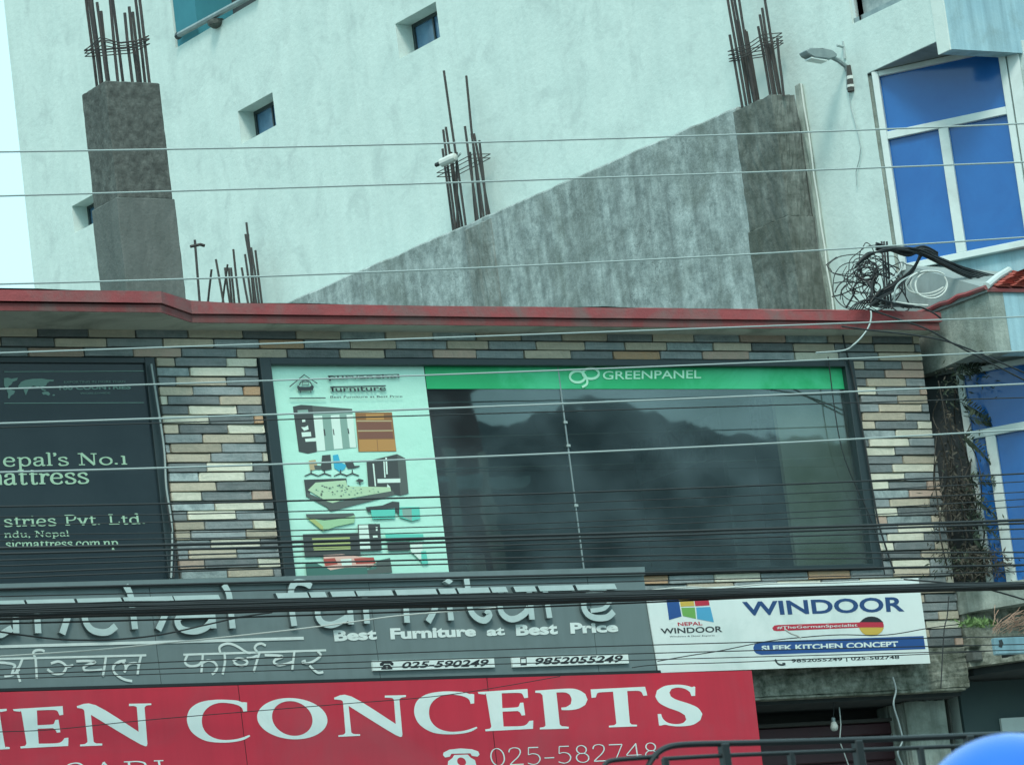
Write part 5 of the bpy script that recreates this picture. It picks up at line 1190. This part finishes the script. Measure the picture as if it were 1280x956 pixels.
# ================================================================== OTHER SIDE OF THE STREET (reflected in the panes)
M['house'] = mat('pale house render', (.30,.30,.26), (.36,.36,.32), 1, .9); M['maroonhouse'] = mat('maroon house render', (.10,.03,.035), (.13,.04,.04), 1, .9)
def house(x0, x1, y0, h, m_, lab, win=True):
    t = thing('street_house', lab, 'house', ((x0+x1)/2, y0, 0), 'houses on the other side of the street')
    obj('wall', B(x0, x1, y0-9, y0, 0, h, .03), M[m_], t); obj('roof', B(x0-.3, x1+.3, y0-9.2, y0+.4, h+.01, h+.25, .02), M['soffit'], t)
    for k in range(int(h//3)):
        x = x0+1
        while x+1.3 < x1: obj('window', B(x, x+1.3, y0-.02, y0+.05, 3*k+1, 3*k+2.3, .02), M['smallpane'], t); x += 2.6
mA, mB = mirror_pt(536, 500, -62), mirror_pt(597, 500, -62); mh = mirror_pt(565, 484, -62).z
house(min(mA.x, mB.x), max(mA.x, mB.x), -62, max(4, mh), 'maroonhouse', 'tall maroon house across the street, seen only as a reflection')
xh = -32; 
for i, (w_, h_, mm, lb) in enumerate(((11, 5.2, 'house', 'low cream house across the street'), (9, 5.6, 'paleblue', 'pale blue house across the street'), (13, 4.6, 'house', 'wide low house across the street'), (10, 5.4, 'soffit', 'grey house across the street'), (12, 5.0, 'house', 'cream house at the far right across the street'))):
    house(xh, xh+w_, -44, h_, mm, lb); xh += w_+2.5

for i, (px_, py_, lb) in enumerate(((560, 560, 'slim concrete pole across the street, left one of the two reflected in the window'), (603, 565, 'slim concrete pole across the street, right one of the two reflected in the window'))):
    q = mirror_pt(px_, py_, -42); t = thing('utility_pole', lb, 'pole', (q.x, q.y, 0), 'poles across the street')
    obj('shaft', tube(bmesh.new(), [(q.x, q.y, 0), (q.x, q.y, q.z)], .22, 10, r2=.13), M['house'], t); obj('cross_arm', B(q.x-.9, q.x+.9, q.y-.06, q.y+.06, q.z-.7, q.z-.58), M['galv'], t)

# ================================================================== VEHICLE WITH ROOF RACK
YV = -19.6
def V3(px, py, dy=0): p = U(px, py, 1, YV); p.y += dy; return p
vz = V3(1000, 956).z; vA, vB = V3(755, 950), V3(1320, 912)
rk = thing('parked_van', 'parked dark van whose black tubular roof rack shows along the bottom right edge', 'van', (vA.x, YV, 0))
RD = 1.35                                                   # rack reaches back across the roof
def rail(pts, r, nm, dy=0): return obj(nm, tube(bmesh.new(), smooth_pts([V3(a, b, dy) for a, b in pts], 4), r, 8), M['blackmetal'], rk)
rail([(806,966),(814,950),(824,939),(840,932),(870,929.5),(940,928),(1100,923.5),(1237,918),(1330,915)], .0085, 'top_rail')
rail([(829,948),(900,944),(1000,940),(1100,936),(1185,932.5),(1330,927)], .006, 'middle_rail')
rail([(752,966),(756,955),(765,950),(790,947.5),(822,945)], .0065, 'end_rail')
for x, y, w_ in ((904,929,.014),(1071,925,.014),(1210,919,.014)):
    a = V3(x, y); obj('post', B(a.x-w_, a.x+w_, YV-.012, YV+.012, vz-.45, a.z, .003), M['blackmetal'], rk)
for x, y in ((831,947),(988,941),(1150,934)):
    a = V3(x, y); obj('post', B(a.x-.009, a.x+.009, YV-.008, YV+.008, vz-.45, a.z, .002), M['blackmetal'], rk)
roofz = vz-.42
prof = [(0,.55),(.05,.35),(4.2,.35),(4.25,.6),(4.22,1.05),(3.4,1.15),(2.95,roofz-.08),(2.7,roofz),(.25,roofz),(.05,roofz-.1)]
bm = prism(bmesh.new(), [(vA.x-.3+x, YV-.15, z) for x, z in prof], (0, 1.7, 0)); bmesh.ops.bevel(bm, geom=bm.edges[:], offset=.05, segments=2, affect='EDGES')
M['vanpaint'] = mat('dark van paint', (.03,.035,.04), None, 3, .3, coat=.5)
obj('body', bm, M['vanpaint'], rk)
for x0, x1 in ((.3, 1.2), (1.3, 2.2), (2.3, 2.85)): obj('side_window', B(vA.x-.3+x0, vA.x-.3+x1, YV-.165, YV-.149, 1.2, roofz-.2, .01), M['smallpane'], rk)
for x in (.85, 3.4):
    for y in (YV-.1, YV+1.5): 
        wl = obj('wheel', lathe(bmesh.new(), (vA.x-.3+x, y-.09, .33), [(.2,0),(.31,.01),(.33,.04),(.33,.14),(.31,.17),(.2,.18)], 24, (0, 1, 0)), M['cable_d'], rk)
# ================================================================== PERSON WITH BLUE HELMET
HC = CAM + ray(1268, 1037)*6.1; HR = .135
pn = thing('person', 'person wearing a glossy bright blue helmet at the bottom right corner', 'person', (HC.x, HC.y, 0))
me = bpy.data.meshes.new('body'); k = HC.z/1.62; f = Vector((1, .15, 0)).normalized(); s_ = Vector((-f.y, f.x, 0))
J = [((0,0,.95),.14),((0,0,1.15),.13),((.01,0,1.36),.15),((.0,0,1.47),.06),((.01,0,1.55),.065),((.02,0,1.66),.085),
     ((0,.19,1.40),.06),((-.02,.24,1.13),.045),((.12,.22,.92),.035),((.19,.20,.86),.03),((0,-.19,1.40),.06),((-.02,-.24,1.13),.045),((.12,-.22,.92),.035),((.19,-.20,.86),.03),
     ((0,.10,.88),.10),((.02,.11,.48),.065),((-.02,.11,.08),.045),((.14,.12,.05),.035),((0,-.10,.88),.10),((.02,-.11,.48),.065),((-.02,-.11,.08),.045),((.14,-.12,.05),.035)]
Ed = [(0,1),(1,2),(2,3),(3,4),(4,5),(2,6),(6,7),(7,8),(8,9),(2,10),(10,11),(11,12),(12,13),(0,14),(14,15),(15,16),(16,17),(0,18),(18,19),(19,20),(20,21)]
me.from_pydata([Vector((HC.x, HC.y, 0))+(f*a+s_*b)*k+Vector((0, 0, c*k)) for (a, b, c), _ in J], Ed, [])
bo = bpy.data.objects.new('body', me); COL.objects.link(bo); sm = bo.modifiers.new('skin', 'SKIN'); sv = me.skin_vertices[0].data
for i, (_, r) in enumerate(J): sv[i].radius = (r*k, r*k)
sv[0].use_root = True; sb = bo.modifiers.new('sub', 'SUBSURF'); sb.levels = sb.render_levels = 2
M['cloth'] = mat('dark jacket', (.03,.035,.05), None, 3, .9); me.materials.append(M['cloth']); attach(bo, pn)
M['bluehelmet'] = mat('glossy blue helmet', (.002,.12,.64), (.003,.135,.68), 2, .25, coat=.6, spec=.4)
bm = bmesh.new(); bmesh.ops.create_uvsphere(bm, u_segments=40, v_segments=26, radius=1)
for v in list(bm.verts):
    if v.co.z < -.75: v.co.z = -.75
    v.co = Vector((v.co.x*1.12, v.co.y*.98, v.co.z*1.0))*HR
    v.co = HC+f*v.co.x+s_*v.co.y+Vector((0, 0, v.co.z))
he = obj('helmet', bm, M['bluehelmet'], pn, smooth=True, label='glossy bright blue helmet')
bm = bmesh.new(); vv = []
for i in range(13):
    a = math.radians(-75+150*i/12); row = []
    for j in range(5):
        b = math.radians(-25+45*j/4); row.append(bm.verts.new(HC+(f*math.cos(a)*math.cos(b)*1.15+s_*math.sin(a)*math.cos(b)*1.02)*HR*1.02+Vector((0, 0, math.sin(b)*HR))))
    vv.append(row)
for a, b in zip(vv, vv[1:]):
    for j in range(4): bm.faces.new((a[j], b[j], b[j+1], a[j+1]))
obj('visor', bm, M['dframe'], he)
print('helmet z', HC.z, 'rack', vz, 'objects', len(bpy.data.objects))
